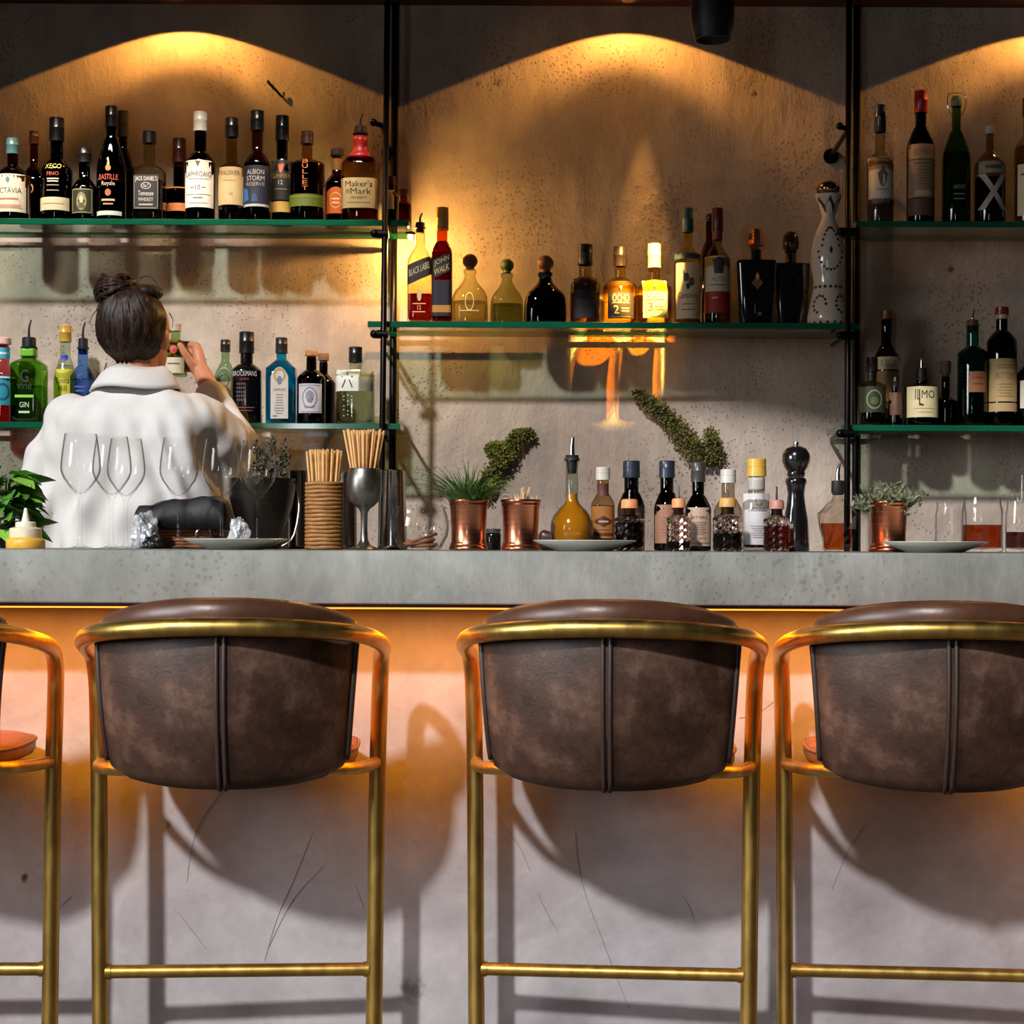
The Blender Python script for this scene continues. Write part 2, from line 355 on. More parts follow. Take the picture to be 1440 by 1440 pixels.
def posts(xf, xr, label, clampys, bracky):
    r0 = at(xf[1], 640, 4.862); t = thing('shelf_post', label, 'shelf post', (r0.x, 4.862, 0))
    for nm, xs, Y, r in (('front_post', xf, 4.862, 0.0085), ('rear_post', xr, 5.1165, 0.0105)):
        lo = at(xs[1], 760, Y); hi = at(xs[0], 0, Y); d = (hi - lo) / (hi.z - lo.z)
        a = lo + d * (0.0 - lo.z); b = lo + d * (CEZ - lo.z)
        v, f = tube([a - r0 * 1 + Vector((0, 0, r0.z)), b - r0 + Vector((0, 0, r0.z))], r, 14); mesh(nm, v, f, M_STEEL_BLACK, t)
    def loc(p): return Vector((p.x - r0.x, p.y - r0.y, p.z))
    for cx, cy in clampys:
        g = Geo(); p = loc(at(cx, cy, 4.862)); q = Vector((0.0, 0, p.z))
        v, f = tube([q + Vector((-0.018, 0, 0)), q + Vector((0.018, 0, 0))], 0.012, 12); g.add(v, f)
        v, f = tube([q + Vector((0.0, 0, 0)), q + Vector((0.0, 0.23, 0))], 0.006, 10); g.add(v, f)
        v, f = ball(q + Vector((-0.02, -0.004, 0)), 0.012, 12, 8); g.add(v, f); g.obj('shelf_clamp', M_STEEL_BLACK, t)
    for cx, cy in bracky:
        q = Vector((0, 0, at(cx, cy, 4.862).z)); g = Geo()
        v, f = tube([q + Vector((-0.02, -0.002, 0.012)), q + Vector((0.0, 0.0, 0.006)), q + Vector((0.0, WY - 4.862, -0.01))], 0.007, 10); g.add(v, f)
        v, f = tube([q + Vector((0, WY - 4.868, -0.01)), q + Vector((0, WY - 4.860, -0.01))], 0.022, 16); g.add(v, f)
        v, f = ball(q + Vector((-0.024, -0.004, 0.014)), 0.0105, 12, 8); g.add(v, f); g.obj('wall_bracket', M_STEEL_BLACK, t)
posts((545, 536), (556, 551), 'pair of black steel tubes holding the left glass shelves', [(536, 470), (536, 612), (540, 329)], [(543, 180)])
posts((1194, 1191), (1205, 1203), 'pair of black steel tubes holding the right glass shelves', [(1192, 472), (1192, 610), (1192, 326)], [(1193, 185)])
# hook and lamp fixtures on the wall and ceiling
g = Geo(); P = [at(x, y, WY - d) for x, y, d in ((377, 114, 0), (378, 117, 0.012), (388, 127, 0.014), (397, 136, 0.012), (399, 130, 0.010))]
v, f = tube(catmull(P, 4), 0.0035, 8); g.add(v, f); tag(g.obj('wall_hook', M_STEEL_BLACK), 'small black hook in the plaster above the whisky row', 'hook')
def fixture(px, py, Y):
    b = at(px, py, Y); t = thing('track_spotlight', 'black cylindrical spotlight hanging at the top edge of the picture', 'spotlight', (b.x, b.y, b.z))
    v, f = lathe([(0, 0.012), (0.036, 0.012), (0.040, 0.0), (0.044, 0.002), (0.045, 0.014), (0.051, 0.028), (0.053, 0.05), (0.053, 0.17), (0.046, 0.185), (0.0, 0.187)], 28); sharp(mesh('lamp_head', v, f, mat('lamp_black', (15, 13, 13), 0.5), t))
    v, f = tube([(0, 0, 0.18), (0, 0, CEZ - b.z)], 0.009, 12); mesh('stem', v, f, M_STEEL_BLACK, t)
    v, f = lathe([(0, 0.0116), (0.034, 0.0116)], 24); mesh('lens', v, f, mat('lamp_lens', (60, 50, 40), 0.1), t)
    return b
fb = fixture(1002, 57, 4.35)
aim = at(897, 414, 4.97)
light('track_beam', 'SPOT', fb + Vector((-0.01, 0.01, -0.012)), aim, 430, (1.0, 0.60, 0.13), spot_size=math.radians(17.5), spot_blend=0.35, shadow_soft_size=0.006)
def downlight(px, name_label, power):
    x = at(px, 40, WY).x; y = WY - 0.17; z = CEZ - 0.010
    t = thing('ceiling_downlight', name_label, 'downlight', (x, y, CEZ))
    v, f = lathe([(0.034, 0), (0.052, 0), (0.052, -0.005), (0.034, -0.006)], 28); sharp(mesh('trim_ring', v, f, mat('lamp_black', (15, 13, 13), 0.5), t))
    v, f = lathe([(0, -0.035), (0.024, -0.035), (0.024, -0.032), (0, -0.032)], 24); sharp(mesh('glare_cap', v, f, mat('lamp_black', (15, 13, 13), 0.5), t))  # unseen disc and arm added to darken the inner arch on the wall
    v, f = tube([(0.022, 0, -0.033), (0.045, 0, -0.003)], 0.0012, 6); mesh('cap_arm', v, f, mat('lamp_black', (15, 13, 13), 0.5), t)
    a = light('downlight_ring', 'SPOT', (0, 0, -0.010), (0, 0, -1), power, (1.0, 0.45, 0.09), spot_size=math.radians(135.2), spot_blend=0.03, shadow_soft_size=0.005); a.parent = t
    b = light('downlight_core', 'SPOT', (0, 0, -0.038), (0, 0, -1), power * 0.22, (1.0, 0.45, 0.09), spot_size=math.radians(128), spot_blend=0.4, shadow_soft_size=0.01); b.parent = t  # weaker spot added below the disc to partly fill the darkened arch
downlight(262, 'recessed downlight casting the left arc of light over the whiskies', 13)
downlight(880, 'recessed downlight casting the middle arc of light on the wall', 13)
light('downlight_pencil', 'SPOT', (at(905, 40, WY).x, WY - 0.075, CEZ - 0.012), (at(905, 40, WY).x, WY + 0.01, 0), 70.0, (1.0, 0.48, 0.11), spot_size=math.radians(20), spot_blend=0.9, shadow_soft_size=0.008)
downlight(1468, 'recessed downlight casting the arc of light at the right edge', 9)
def shelf_lamp():
    p = at(577, 321, 4.975); t = thing('shelf_lamp', 'tiny glowing lamp at the right end of the upper left shelf', 'lamp', (p.x, p.y, SH['A'] - 0.0166))
    v, f = lathe([(0, 0), (0.013, 0), (0.014, -0.004), (0.012, -0.008), (0, -0.008)], 16); sharp(mesh('lamp_body', v, f, M_STEEL_BLACK, t))
    v, f = ball((0, 0, -0.013), 0.0075, 12, 8); mesh('bulb', v, f, mat('warm_bulb', (255, 190, 100), 0.3, emit=60.0), t)
    a = light('shelf_lamp_light', 'POINT', (0.0, 0, -0.024), None, 10.5, (1.0, 0.52, 0.13), shadow_soft_size=0.006); a.parent = t
shelf_lamp()
def wash():  # one unseen bar stands in for track lights over the whisky labels
    t = thing('linear_wash_light', 'slim black ceiling bar light above the upper left shelf', 'bar light', (-1.05, 4.48, CEZ))
    g = Geo(); v, f = rbox(-0.68, 0.68, -0.02, 0.02, -0.03, 0.0, 0.003, 1); g.add(v, f); g.obj('housing', M_STEEL_BLACK, t)
    a = light('wash_beam', 'AREA', (0, 0.01, -0.034), (0, 0.46, -0.57), 2.5, (1.0, 0.84, 0.70), shape='RECTANGLE', size=1.25, size_y=0.03, spread=math.radians(34)); a.parent = t
wash()
# ------------------------------------------------------------------ bottles
PAPER = {}
def paper(c): return mat('paper_%d_%d_%d' % c, c, 0.62, var=0.06, scale=60)
def ink(c): return mat('ink_%d_%d_%d' % c, c, 0.5, var=0.02)
def marks_geo(surf, box_, marks, parent, off):
    """flat print mapped on a curved front; box_=(cx, halfw, z0, z1); marks in label units u -1..1, v 0..1"""
    cx, hw, z0, z1 = box_; by = {}
    for mk in marks:
        k = mk[0]; col = mk[-1]; g = by.setdefault(col, Geo())
        def P(u, v): x = cx + u * hw; z = z0 + v * (z1 - z0); return Vector((x, surf(x, z) - off, z))
        if k == 't':
            _, s, u, v, wu, hv, _c = mk; V, Fc = text_geo(s)
            g.add([P(u + a * wu, v + b * hv) for a, b in V], Fc)
        elif k == 'r':
            _, u, v, wu, hv, _c = mk; n = max(2, int(wu * 6)); V = []; Fc = []
            for i in range(n + 1):
                a = u - wu / 2 + wu * i / n; V += [P(a, v - hv / 2), P(a, v + hv / 2)]
            for i in range(n): Fc.append((2 * i, 2 * i + 2, 2 * i + 3, 2 * i + 1))
            g.add(V, Fc)
        elif k == 'o':
            _, u, v, wu, hv, _c = mk; V = [P(u, v)] + [P(u + wu / 2 * math.cos(2 * PI * i / 20), v + hv / 2 * math.sin(2 * PI * i / 20)) for i in range(20)]
            g.add(V, [(0, 1 + i, 1 + (i + 1) % 20) for i in range(20)])
        elif k == 'ring':
            _, u, v, wu, hv, th, _c = mk; V = []
            for i in range(24):
                a = 2 * PI * i / 24; V += [P(u + wu / 2 * math.cos(a), v + hv / 2 * math.sin(a)), P(u + wu / 2 * (1 - th) * math.cos(a), v + hv / 2 * (1 - th) * math.sin(a))]
            g.add(V, [(2 * i, (2 * i + 2) % 48, (2 * i + 3) % 48, 2 * i + 1) for i in range(24)])
        elif k == 'p':
            q = mk[1]
            if len(q) == 4:      # subdivide so the print follows the curve
                n1, n2 = 10, 4; V = []
                for i in range(n1 + 1):
                    for j in range(n2 + 1):
                        s_, t_ = j / n2, i / n1; l = [q[0][k] + (q[3][k] - q[0][k]) * t_ for k in (0, 1)]; r = [q[1][k] + (q[2][k] - q[1][k]) * t_ for k in (0, 1)]; V.append(P(l[0] + (r[0] - l[0]) * s_, l[1] + (r[1] - l[1]) * s_))
                g.add(V, [(i * (n2 + 1) + j, i * (n2 + 1) + j + 1, (i + 1) * (n2 + 1) + j + 1, (i + 1) * (n2 + 1) + j) for i in range(n1) for j in range(n2)])
            else:
                V = [P(a, b) for a, b in q]; g.add(V, [tuple(range(len(V)))])
        off += 0.00002
    for col, g in by.items(): g.obj('print', ink(col), parent, smooth=False)
def lines(v0, v1, n, col, w=1.2, h=0.018):
    r = random.Random(int(v0 * 1000) + n)
    return [('r', 0, v0 + (v1 - v0) * i / max(1, n - 1), w * r.uniform(0.6, 1.0), h, col) for i in range(n)]

def prof_of(h, R, hb, hs, nr, foot=0.9, taper=1.0, ang=False, bulge=0.0):
    """outer profile of the glass up to height h: body to hb, shoulder to hs, neck of radius nr*R"""
    P = [(0.0, 0.002), (R * foot * taper * 0.9, 0.0), (R * (foot + (1 - foot) * 0.7) * taper, 0.0016), (R * taper, 0.006)]
    for i in range(1, 5):
        t = i / 4; P.append((R * (taper + (1 - taper) * t) * (1 + bulge * math.sin(PI * t)), 0.006 + (hb * h - 0.006) * t))
    n = 7
    for i in range(1, n + 1):
        t = i / n
        if ang: k = t
        else: k = t * t * (3 - 2 * t) * 0.55 + (1 - math.sqrt(max(0, 1 - t * t))) * 0.45
        P.append((R + (nr * R - R) * k, hb * h + (hs - hb) * h * t))
    P += [(nr * R, h * (hs + (1 - hs) * 0.5)), (nr * R, h * 0.985), (nr * R * 0.96, h), (0.0, h)]
    return P
def r_at(prof, z):
    for (r0, z0), (r1, z1) in zip(prof[1:-1], prof[2:]):
        if z0 <= z <= z1 and z1 > z0: return r0 + (r1 - r0) * (z - z0) / (z1 - z0)
    return max(r for r, _ in prof)
def spout(g, z0, z1, r, bend=0.006):
    P = catmull([(0, 0, z0), (0, 0, z0 + (z1 - z0) * 0.45), (bend * 0.4, 0, z0 + (z1 - z0) * 0.75), (bend, 0, z1)], 4)
    v, f = tube(P, [r * (1.25 - 0.5 * i / (len(P) - 1)) for i in range(len(P))], 10); g.add(v, f)
STEEL = mat('polished_steel', (205, 205, 205), 0.16, 1.0, var=0.05)
RUB = mat('black_rubber', (22, 22, 24), 0.55)
COUNT = {}
def bottle(px, top, wpx, where, label, tint, sh=(0.62, 0.80, 0.36), liq=None, cap=None, labs=(), sq=2.0, dk=1.0, back=0.0, name='liquor_bottle', cat='bottle', group=None, foot=0.9, taper=1.0, ang=False, tilt=0.0, neckwrap=None, n=28, thick=True, edge=0.45, bulge=0.0):
    """where: (z of the standing surface, front depth, pixel row of base or None)"""
    zb, Y0 = where[0], where[1]
    Yc = Y0 + back
    for _ in range(2): Rr = wpx * 0.5 * Yc / F; Yc = Y0 + back + Rr * dk + 0.010
    R = Rr; c = at(px, top, Yc); H = c.z - zb
    t = thing(name, label, cat, (c.x, Yc, zb), tilt, group)
    hcap = 0.0
    if cap: hcap = (cap[2] - top) * Yc / F
    h = H - hcap
    prof = prof_of(h, R, sh[0], sh[1], sh[2], foot, taper, ang, bulge) if not callable(sh[0]) else sh[0](h, R)
    nr = sh[2]
    v, f = lathe(prof, n, sq, dk, nr)
    gm = glass('bottle_glass_%d_%d_%d' % tuple(tint), tint, 0.02, edge) if len(tint) == 3 else mat('glazed_%d_%d_%d' % tint[:3], tint[:3], tint[3], coat=0.9, var=0.05)
    sharp(mesh('glass_body', v, f, gm, t), 50)
    if liq:
        col, lev = liq; zl = h * lev; pl = [(0, 0.008), (R * 0.80 * taper, 0.008), (R * 0.90 * taper, 0.012)]
        for r, z in prof[4:]:
            if 0.012 < z < zl: pl.append((r * 0.92, z))
        pl += [(r_at(prof, zl) * 0.92, zl), (0, zl)]
        v, f = lathe(pl, n, sq, dk, nr); sharp(mesh('liquid', v, f, glass('liquid_%d_%d_%d' % col, col, 0.02, 0.6, 0.4), t), 50)
    if cap:
        k, cc = cap[0], cap[1]; rn = nr * R
        if k == 'screw':
            rr = rn * 1.10 + 0.0012; lo = h - min(0.2 * hcap, 0.006) - (cap[3] * Yc / F if len(cap) > 3 else 0)
            P = [(0, H), (rr * 0.9, H), (rr, H - 0.0015), (rr, H - hcap * 0.45), (rr * 1.03, H - hcap * 0.47), (rr * 1.03, H - hcap * 0.53), (rr, H - hcap * 0.55), (rr * 1.03, lo), (rn * 0.9, lo), (rn * 0.9, h + 0.0005), (0, h + 0.0005)]
            v, f = lathe(P[::-1], 20); sharp(mesh('cap', v, f, mat('cap_%d_%d_%d' % cc, cc, 0.38, coat=0.3), t))
        elif k == 'cork':
            rr = rn * 1.0; P = [(0, h + 0.0005), (rn * 0.85, h + 0.0005), (rn * 0.85, h + hcap * 0.2), (rr * 1.25, h + hcap * 0.22), (rr * 1.25, H - 0.002), (rr * 1.15, H), (0, H)]
            v, f = lathe(P, 18); sharp(mesh('stopper', v, f, mat('cork_%d_%d_%d' % cc, cc, 0.7, var=0.25, scale=120), t))
        elif k == 'ball':
            rb = hcap * 0.5; v, f = lathe([(0, h + 0.0004), (rn * 0.8, h + 0.0004), (rn * 0.8, h + hcap * 0.14)] + [(rb * 0.98 * math.cos(a), h + rb * 1.06 + rb * 0.94 * math.sin(a)) for a in [-1.0 + i * 0.28 for i in range(10)]] + [(0, H)], 20)
            sharp(mesh('stopper', v, f, mat('cork_%d_%d_%d' % cc, cc, 0.55, var=0.25, scale=120), t), 60)
        elif k == 'pour':
            zc = h + hcap * 0.42; P = [(0, h - 0.012), (rn * 0.8, h - 0.012), (rn * 0.85, h + 0.0005), (rn * 1.12, h + 0.001), (rn * 1.16, h + hcap * 0.08), (rn * 0.95, h + hcap * 0.12), (rn * 0.92, zc - 0.002), (rn * 0.7, zc), (0, zc)]
            v, f = lathe(P, 18); sharp(mesh('pourer_collar', v, f, mat('rubber_%d_%d_%d' % cc, cc, 0.5), t))
            g = Geo(); spout(g, zc - 0.001, H, 0.0033); g.obj('pourer_spout', STEEL, t)
        elif k == 'swing':
            g = Geo(); v, f = lathe([(0, h), (rn * 1.2, h), (rn * 1.25, h + hcap * 0.4), (rn * 0.9, h + hcap * 0.75), (0, h + hcap * 0.8)], 16); sharp(mesh('stopper', v, f, mat('cap_%d_%d_%d' % cc, cc, 0.4, coat=0.5), t))
            for s in (-1, 1):
                v, f = tube(catmull([(s * rn * 1.1, 0, h - 0.025), (s * rn * 1.9, 0, h), (s * rn * 1.8, 0, H - 0.004), (0, 0, H)], 4), 0.0014, 6); g.add(v, f)
            g.obj('wire_bail', STEEL, t)
    if neckwrap:
        c2, y0, y1 = neckwrap; zA = zb * 0 + (at(px, y1, Yc).z - zb); zB = at(px, y0, Yc).z - zb; P = []
        for i in range(6):
            z = zA + (zB - zA) * i / 5; P.append((r_at(prof, min(z, h * 0.98)) + 0.0008, z))
        v, f = lathe([(P[0][0] - 0.0006, P[0][1])] + P + [(P[-1][0] - 0.0006, P[-1][1])], n, sq, dk, nr); mesh('neck_sleeve', v, f, mat('sleeve_%d_%d_%d' % c2, c2, 0.4, coat=0.2), t)
    Rm = max(r for r, _ in prof)
    def surf(x, z, o=0.0):
        r = r_at(prof, z); k = max(0.0, min(1.0, (r / Rm - nr) / max(1e-6, 1 - nr))); e = 2.0 + (sq - 2.0) * k; d = 1.0 + (dk - 1.0) * k
        return -r * d * max(0.0, 1 - min(1.0, abs(x) / r) ** e) ** (1 / e)
    for L in labs:
        # (halfwidth fraction, y0 top, y1 bottom, paper colour or None, marks, optional centre u, optional outline)
        fr, y0, y1, pc, marks = L[:5]; cu = L[5] if len(L) > 5 else 0.0
        z1 = at(px, y0, Yc).z - zb; z0 = max(0.003, at(px, y1, Yc).z - zb); hw = R * fr; cx = cu * R
        par = t
        if pc:
            V, Fc = [], []; nx, nz = 14, 3
            for j in range(nz + 1):
                for i in range(nx + 1):
                    u = -1 + 2 * i / nx; x = cx + hw * u; z = z0 + (z1 - z0) * j / nz
                    if len(L) > 6 and L[6] == 'arch' and j == nz: z = z1 - (z1 - z0) * 0.18 * u * u
                    if len(L) > 6 and L[6] == 'slant': z += u * hw * 0.45
                    V.append(Vector((x, surf(x, z) - 0.0009, z)))
            for j in range(nz):
                for i in range(nx): a = j * (nx + 1) + i; Fc.append((a, a + 1, a + nx + 2, a + nx + 1))
            par = mesh('label', V, Fc, paper(pc), t)
        if marks:
            ms = marks
            s2 = surf
            if len(L) > 6 and L[6] == 'slant':
                # shear the print with the slanted strip
                base = surf
                def mk(z0=z0, z1=z1, hw=hw, cx=cx): return None
                marks_slant(base, (cx, hw, z0, z1), ms, par, 0.0016); continue
            marks_geo(s2, (cx, hw, z0, z1), ms, par, 0.0014)
    return t
def marks_slant(surf, box_, marks, parent, off):
    cx, hw, z0, z1 = box_; by = {}
    for mk in marks:
        if mk[0] != 't': continue
        _, s, u, v, wu, hv, col = mk; V, Fc = text_geo(s); g = by.setdefault(col, Geo()); W = []
        for a, b in V:
            uu = u + a * wu; x = cx + uu * hw; z = z0 + (v + b * hv) * (z1 - z0) + uu * hw * 0.45; W.append(Vector((x, surf(x, z) - off, z)))
        g.add(W, Fc)
    for col, g in by.items(): g.obj('print', ink(col), parent, smooth=False)

A = (SH['A'] + 0.0004, SF); Bq = (SH['B'] + 0.0004, SF); Cq = (SH['C'] + 0.0004, SF); D = (SH['D'] + 0.0004, SF); E = (SH['E'] + 0.0004, SF)
CRM, BLK, WHT, GLD, RED, NVY, GRY = (226, 214, 186), (18, 16, 16), (236, 232, 224), (196, 156, 72), (168, 40, 30), (28, 34, 62), (120, 114, 104)
CLR = (238, 244, 240); AMB = (128, 52, 14); DRK = (46, 18, 8)
gA = 'bottles on the upper left shelf'; gB = 'bottles on the lower left shelf'; gC = 'bottles on the middle shelf'; gD = 'bottles on the upper right shelf'; gE = 'bottles on the lower right shelf'
# upper left shelf
bottle(18, 195, 50, A, 'squat rum bottle with tropical cream label and teal cap at left edge', (150, 100, 60), (0.62, 0.80, 0.30), ((60, 22, 10), 0.7), ('screw', (72, 110, 108), 214), [(0.97, 249, 302, (214, 204, 176), [('t', 'OCTAVIA', 0, 0.56, 1.5, 0.15, (48, 70, 58)), ('o', 0, 0.84, 0.22, 0.16, (90, 120, 110)), ('p', [(-0.95, 0.1), (-0.6, 0.45), (-0.75, 0.08)], (170, 132, 92)), ('p', [(0.95, 0.12), (0.55, 0.42), (0.72, 0.08)], (128, 120, 80)), ('r', 0, 0.34, 1.1, 0.05, (176, 120, 96)), ('r', 0, 0.14, 1.4, 0.1, (186, 142, 118)), ('p', [(-0.9, 0.95), (-0.5, 0.7), (-0.9, 0.7)], (130, 140, 100)), ('p', [(0.9, 0.95), (0.4, 0.75), (0.9, 0.7)], (140, 130, 84))])], group=gA)
bottle(48, 185, 40, A, 'red spirit bottle with tall pale stopper behind the teal capped one', (170, 90, 60), (0.52, 0.72, 0.28), ((96, 16, 10), 0.66), ('screw', (120, 70, 40), 200), [(0.3, 262, 276, None, [('ring', 0, 0.5, 1.6, 1.0, 0.35, (210, 150, 70))])], back=0.105, group=gA)
bottle(80, 166, 44, A, 'dark sherry style bottle with yellow lettering and a cream band', (30, 10, 8), (0.60, 0.76, 0.40), None, ('screw', (17, 15, 17), 196), [(0.92, 281, 299, (206, 192, 152), [('r', 0, 0.5, 1.5, 0.06, (150, 130, 96))]), (0.85, 232, 277, None, [('t', 'XECO', 0, 0.88, 1.2, 0.16, (198, 170, 60)), ('t', 'FINO', 0, 0.64, 0.9, 0.12, (190, 90, 50)), ('r', 0, 0.48, 0.9, 0.04, (210, 190, 160)), ('r', 0, 0.4, 0.8, 0.04, (210, 190, 160)), ('r', 0, 0.28, 0.9, 0.03, (160, 140, 120)), ('r', 0, 0.12, 0.9, 0.03, (160, 140, 120))])], group=gA)
bottle(119, 208, 36, A, 'low squat dark green rum bottle with a gold framed portrait label', (22, 26, 14), (0.50, 0.70, 0.44), None, ('screw', (26, 22, 20), 226), [(0.82, 268, 303, (40, 44, 26), [('r', 0, 0.96, 1.8, 0.03, (170, 150, 84)), ('r', 0, 0.04, 1.8, 0.03, (170, 150, 84)), ('r', -0.9, 0.5, 0.05, 0.9, (170, 150, 84)), ('r', 0.9, 0.5, 0.05, 0.9, (170, 150, 84)), ('o', 0.0, 0.48, 0.95, 0.72, (142, 134, 90)), ('o', 0.0, 0.56, 0.36, 0.3, (196, 186, 140)), ('p', [(-0.38, 0.2), (0.38, 0.2), (0.2, 0.42), (-0.2, 0.42)], (88, 82, 52))])], group=gA)
bottle(157, 150, 41, A, 'tallest black bottle with red and gold crest and white foot band', (16, 9, 10), (0.52, 0.88, 0.36), None, ('screw', (14, 11, 12), 176), [(0.75, 226, 296, None, [('p', [(-0.12, 0.86), (0.12, 0.86), (0.0, 1.04)], GLD), ('o', 0, 0.8, 0.5, 0.12, (180, 120, 40)), ('t', 'BASTILLE', 0, 0.62, 1.7, 0.11, (198, 86, 62)), ('t', 'Royale', 0, 0.48, 1.2, 0.11, (206, 186, 160)), ('o', 0, 0.31, 0.55, 0.14, (176, 96, 40)), ('r', 0, 0.16, 1.2, 0.04, (200, 170, 130)), ('r', 0, 0.08, 0.9, 0.03, (180, 140, 90))]), (0.85, 300, 306, (206, 208, 190), [])], group=gA)
bottle(173, 156, 34, A, 'second tall black bottle half hidden behind the crested black one', (16, 9, 10), (0.52, 0.86, 0.36), None, ('screw', (90, 84, 78), 190), back=0.105, group=gA)
bottle(210, 185, 44, A, 'square whiskey bottle with black label and white lettering', (232, 226, 200), (0.62, 0.72, 0.36), ((92, 34, 10), 0.5), ('screw', (16, 16, 18), 199), [(0.8, 250, 298, (30, 24, 22), [('t', "JACK DANIEL'S", 0, 0.87, 1.7, 0.17, (214, 204, 186)), ('ring', 0, 0.68, 0.8, 0.2, 0.16, (196, 186, 168)), ('t', 'No.7', 0, 0.68, 0.4, 0.1, (214, 204, 186)), ('t', 'Tennessee', 0, 0.46, 1.2, 0.14, (214, 204, 186)), ('t', 'WHISKEY', 0, 0.28, 1.2, 0.11, (200, 190, 172)), ('r', 0, 0.13, 1.1, 0.04, (180, 170, 150)), ('r', -0.93, 0.5, 0.04, 0.9, (150, 140, 120)), ('r', 0.93, 0.5, 0.04, 0.9, (150, 140, 120)), ('r', 0, 0.03, 1.8, 0.02, (150, 140, 120))])], sq=5.5, group=gA)
bottle(252, 195, 40, A, 'short decanter style bottle with orange strip label beside the square whiskey', (180, 110, 70), (0.56, 0.62, 0.40), ((98, 30, 10), 0.9), ('screw', (66, 26, 24), 226), [(0.7, 289, 300, (214, 130, 66), []), (0.8, 266, 268, (176, 120, 60), [])], back=0.105, group=gA)
bottle(282, 158, 42, A, 'green whisky bottle with big white label and white cap', (24, 40, 18), (0.62, 0.76, 0.40), None, ('screw', (226, 218, 200), 182), [(0.95, 229, 295, (232, 224, 206), [('p', [(-0.18, 0.98), (0.18, 0.98), (0.0, 0.84)], (110, 96, 90)), ('t', 'LAPHROAIG', 0, 0.70, 1.75, 0.12, (40, 36, 34)), ('r', 0, 0.60, 1.5, 0.018, (150, 140, 128)), ('t', '10', 0, 0.42, 0.36, 0.11, (40, 36, 34)), ('r', -0.4, 0.42, 0.25, 0.02, (90, 80, 74)), ('r', 0.4, 0.42, 0.25, 0.02, (90, 80, 74)), ('r', 0, 0.27, 1.7, 0.012, (120, 112, 100)), ('r', 0, 0.2, 0.7, 0.025, (120, 112, 100)), ('r', 0, 0.09, 1.3, 0.015, (150, 140, 128))])], group=gA)
bottle(326, 166, 37, A, 'slim clear necked whisky bottle with plain tan label', (214, 196, 150), (0.60, 0.68, 0.42), ((110, 42, 12), 0.56), ('screw', (20, 16, 16), 190), [(0.95, 238, 291, (190, 164, 112), [('t', 'TALISKER', 0, 0.84, 1.6, 0.11, (108, 84, 56)), ('r', 0, 0.64, 1.0, 0.015, (140, 112, 76)), ('t', '10', 0.1, 0.28, 0.3, 0.08, (90, 66, 44))])], group=gA)
bottle(362, 156, 38, A, 'whisky bottle with navy label, pale lettering and silver band', (180, 130, 90), (0.60, 0.74, 0.42), ((70, 26, 12), 0.62), ('screw', (17, 17, 22), 181), [(0.97, 236, 293, (28, 30, 44), [('t', 'ALBION', 0, 0.84, 1.3, 0.12, (190, 186, 176)), ('t', 'STORM', 0, 0.68, 1.35, 0.12, (190, 186, 176)), ('t', 'RESERVE', 0, 0.54, 1.4, 0.09, (170, 150, 140)), ('p', [(-0.95, 0.1), (-0.5, 0.15), (-0.6, 0.42), (-0.95, 0.46)], (40, 92, 150)), ('p', [(-0.3, 0.1), (0.2, 0.12), (0.1, 0.28), (-0.2, 0.3)], (36, 60, 96)), ('r', 0, 0.02, 1.9, 0.06, (176, 176, 170))])], group=gA)
bottle(397, 163, 32, A, 'dark green whisky bottle with stag red emblem and ochre foot label', (14, 30, 16), (0.56, 0.72, 0.50), None, ('screw', (14, 14, 16), 195), [(0.94, 226, 284, (16, 20, 18), [('p', [(-0.3, 0.9), (0.3, 0.9), (0.1, 0.66), (-0.1, 0.66)], (176, 74, 40)), ('t', 'GLENFERN', 0, 0.58, 1.8, 0.1, (150, 118, 60)), ('t', '12', 0, 0.42, 0.4, 0.1, (180, 170, 150)), ('r', 0, 0.26, 1.2, 0.02, (130, 126, 110))]), (0.94, 286, 301, (176, 140, 62), [])], back=0.06, group=gA)
bottle(432, 185, 50, A, 'broad cut glass rye bottle with a green band label', (210, 180, 140), (0.72, 0.79, 0.30), ((86, 22, 8), 0.72), ('screw', (58, 26, 20), 200), [(0.96, 277, 294, (92, 102, 24), [('r', 0, 0.8, 1.8, 0.08, (130, 140, 40))]), (0.4, 226, 274, None, [('t', 'B', 0, 0.9, 0.8, 0.14, (210, 120, 70)), ('t', 'U', 0, 0.74, 0.8, 0.12, (210, 120, 70)), ('t', 'L', 0, 0.58, 0.7, 0.12, (210, 120, 70)), ('t', 'L', 0, 0.42, 0.7, 0.12, (210, 120, 70)), ('t', 'E', 0, 0.26, 0.7, 0.12, (210, 120, 70)), ('t', 'T', 0, 0.1, 0.8, 0.12, (210, 120, 70))])], group=gA)
bottle(474, 210, 34, A, 'small dark bottle with glowing orange arched label', (120, 60, 26), (0.60, 0.76, 0.44), ((70, 24, 8), 0.7), ('cork', (52, 26, 18), 222), [(0.78, 266, 303, (216, 106, 40), [('ring', 0, 0.5, 1.3, 0.6, 0.12, (240, 190, 120)), ('r', 0, 0.55, 0.8, 0.06, (250, 214, 160)), ('r', 0, 0.40, 0.8, 0.06, (250, 214, 160))], 0.0, 'arch'), (0.42, 224, 240, (150, 106, 40), [])], back=0.09, group=gA)
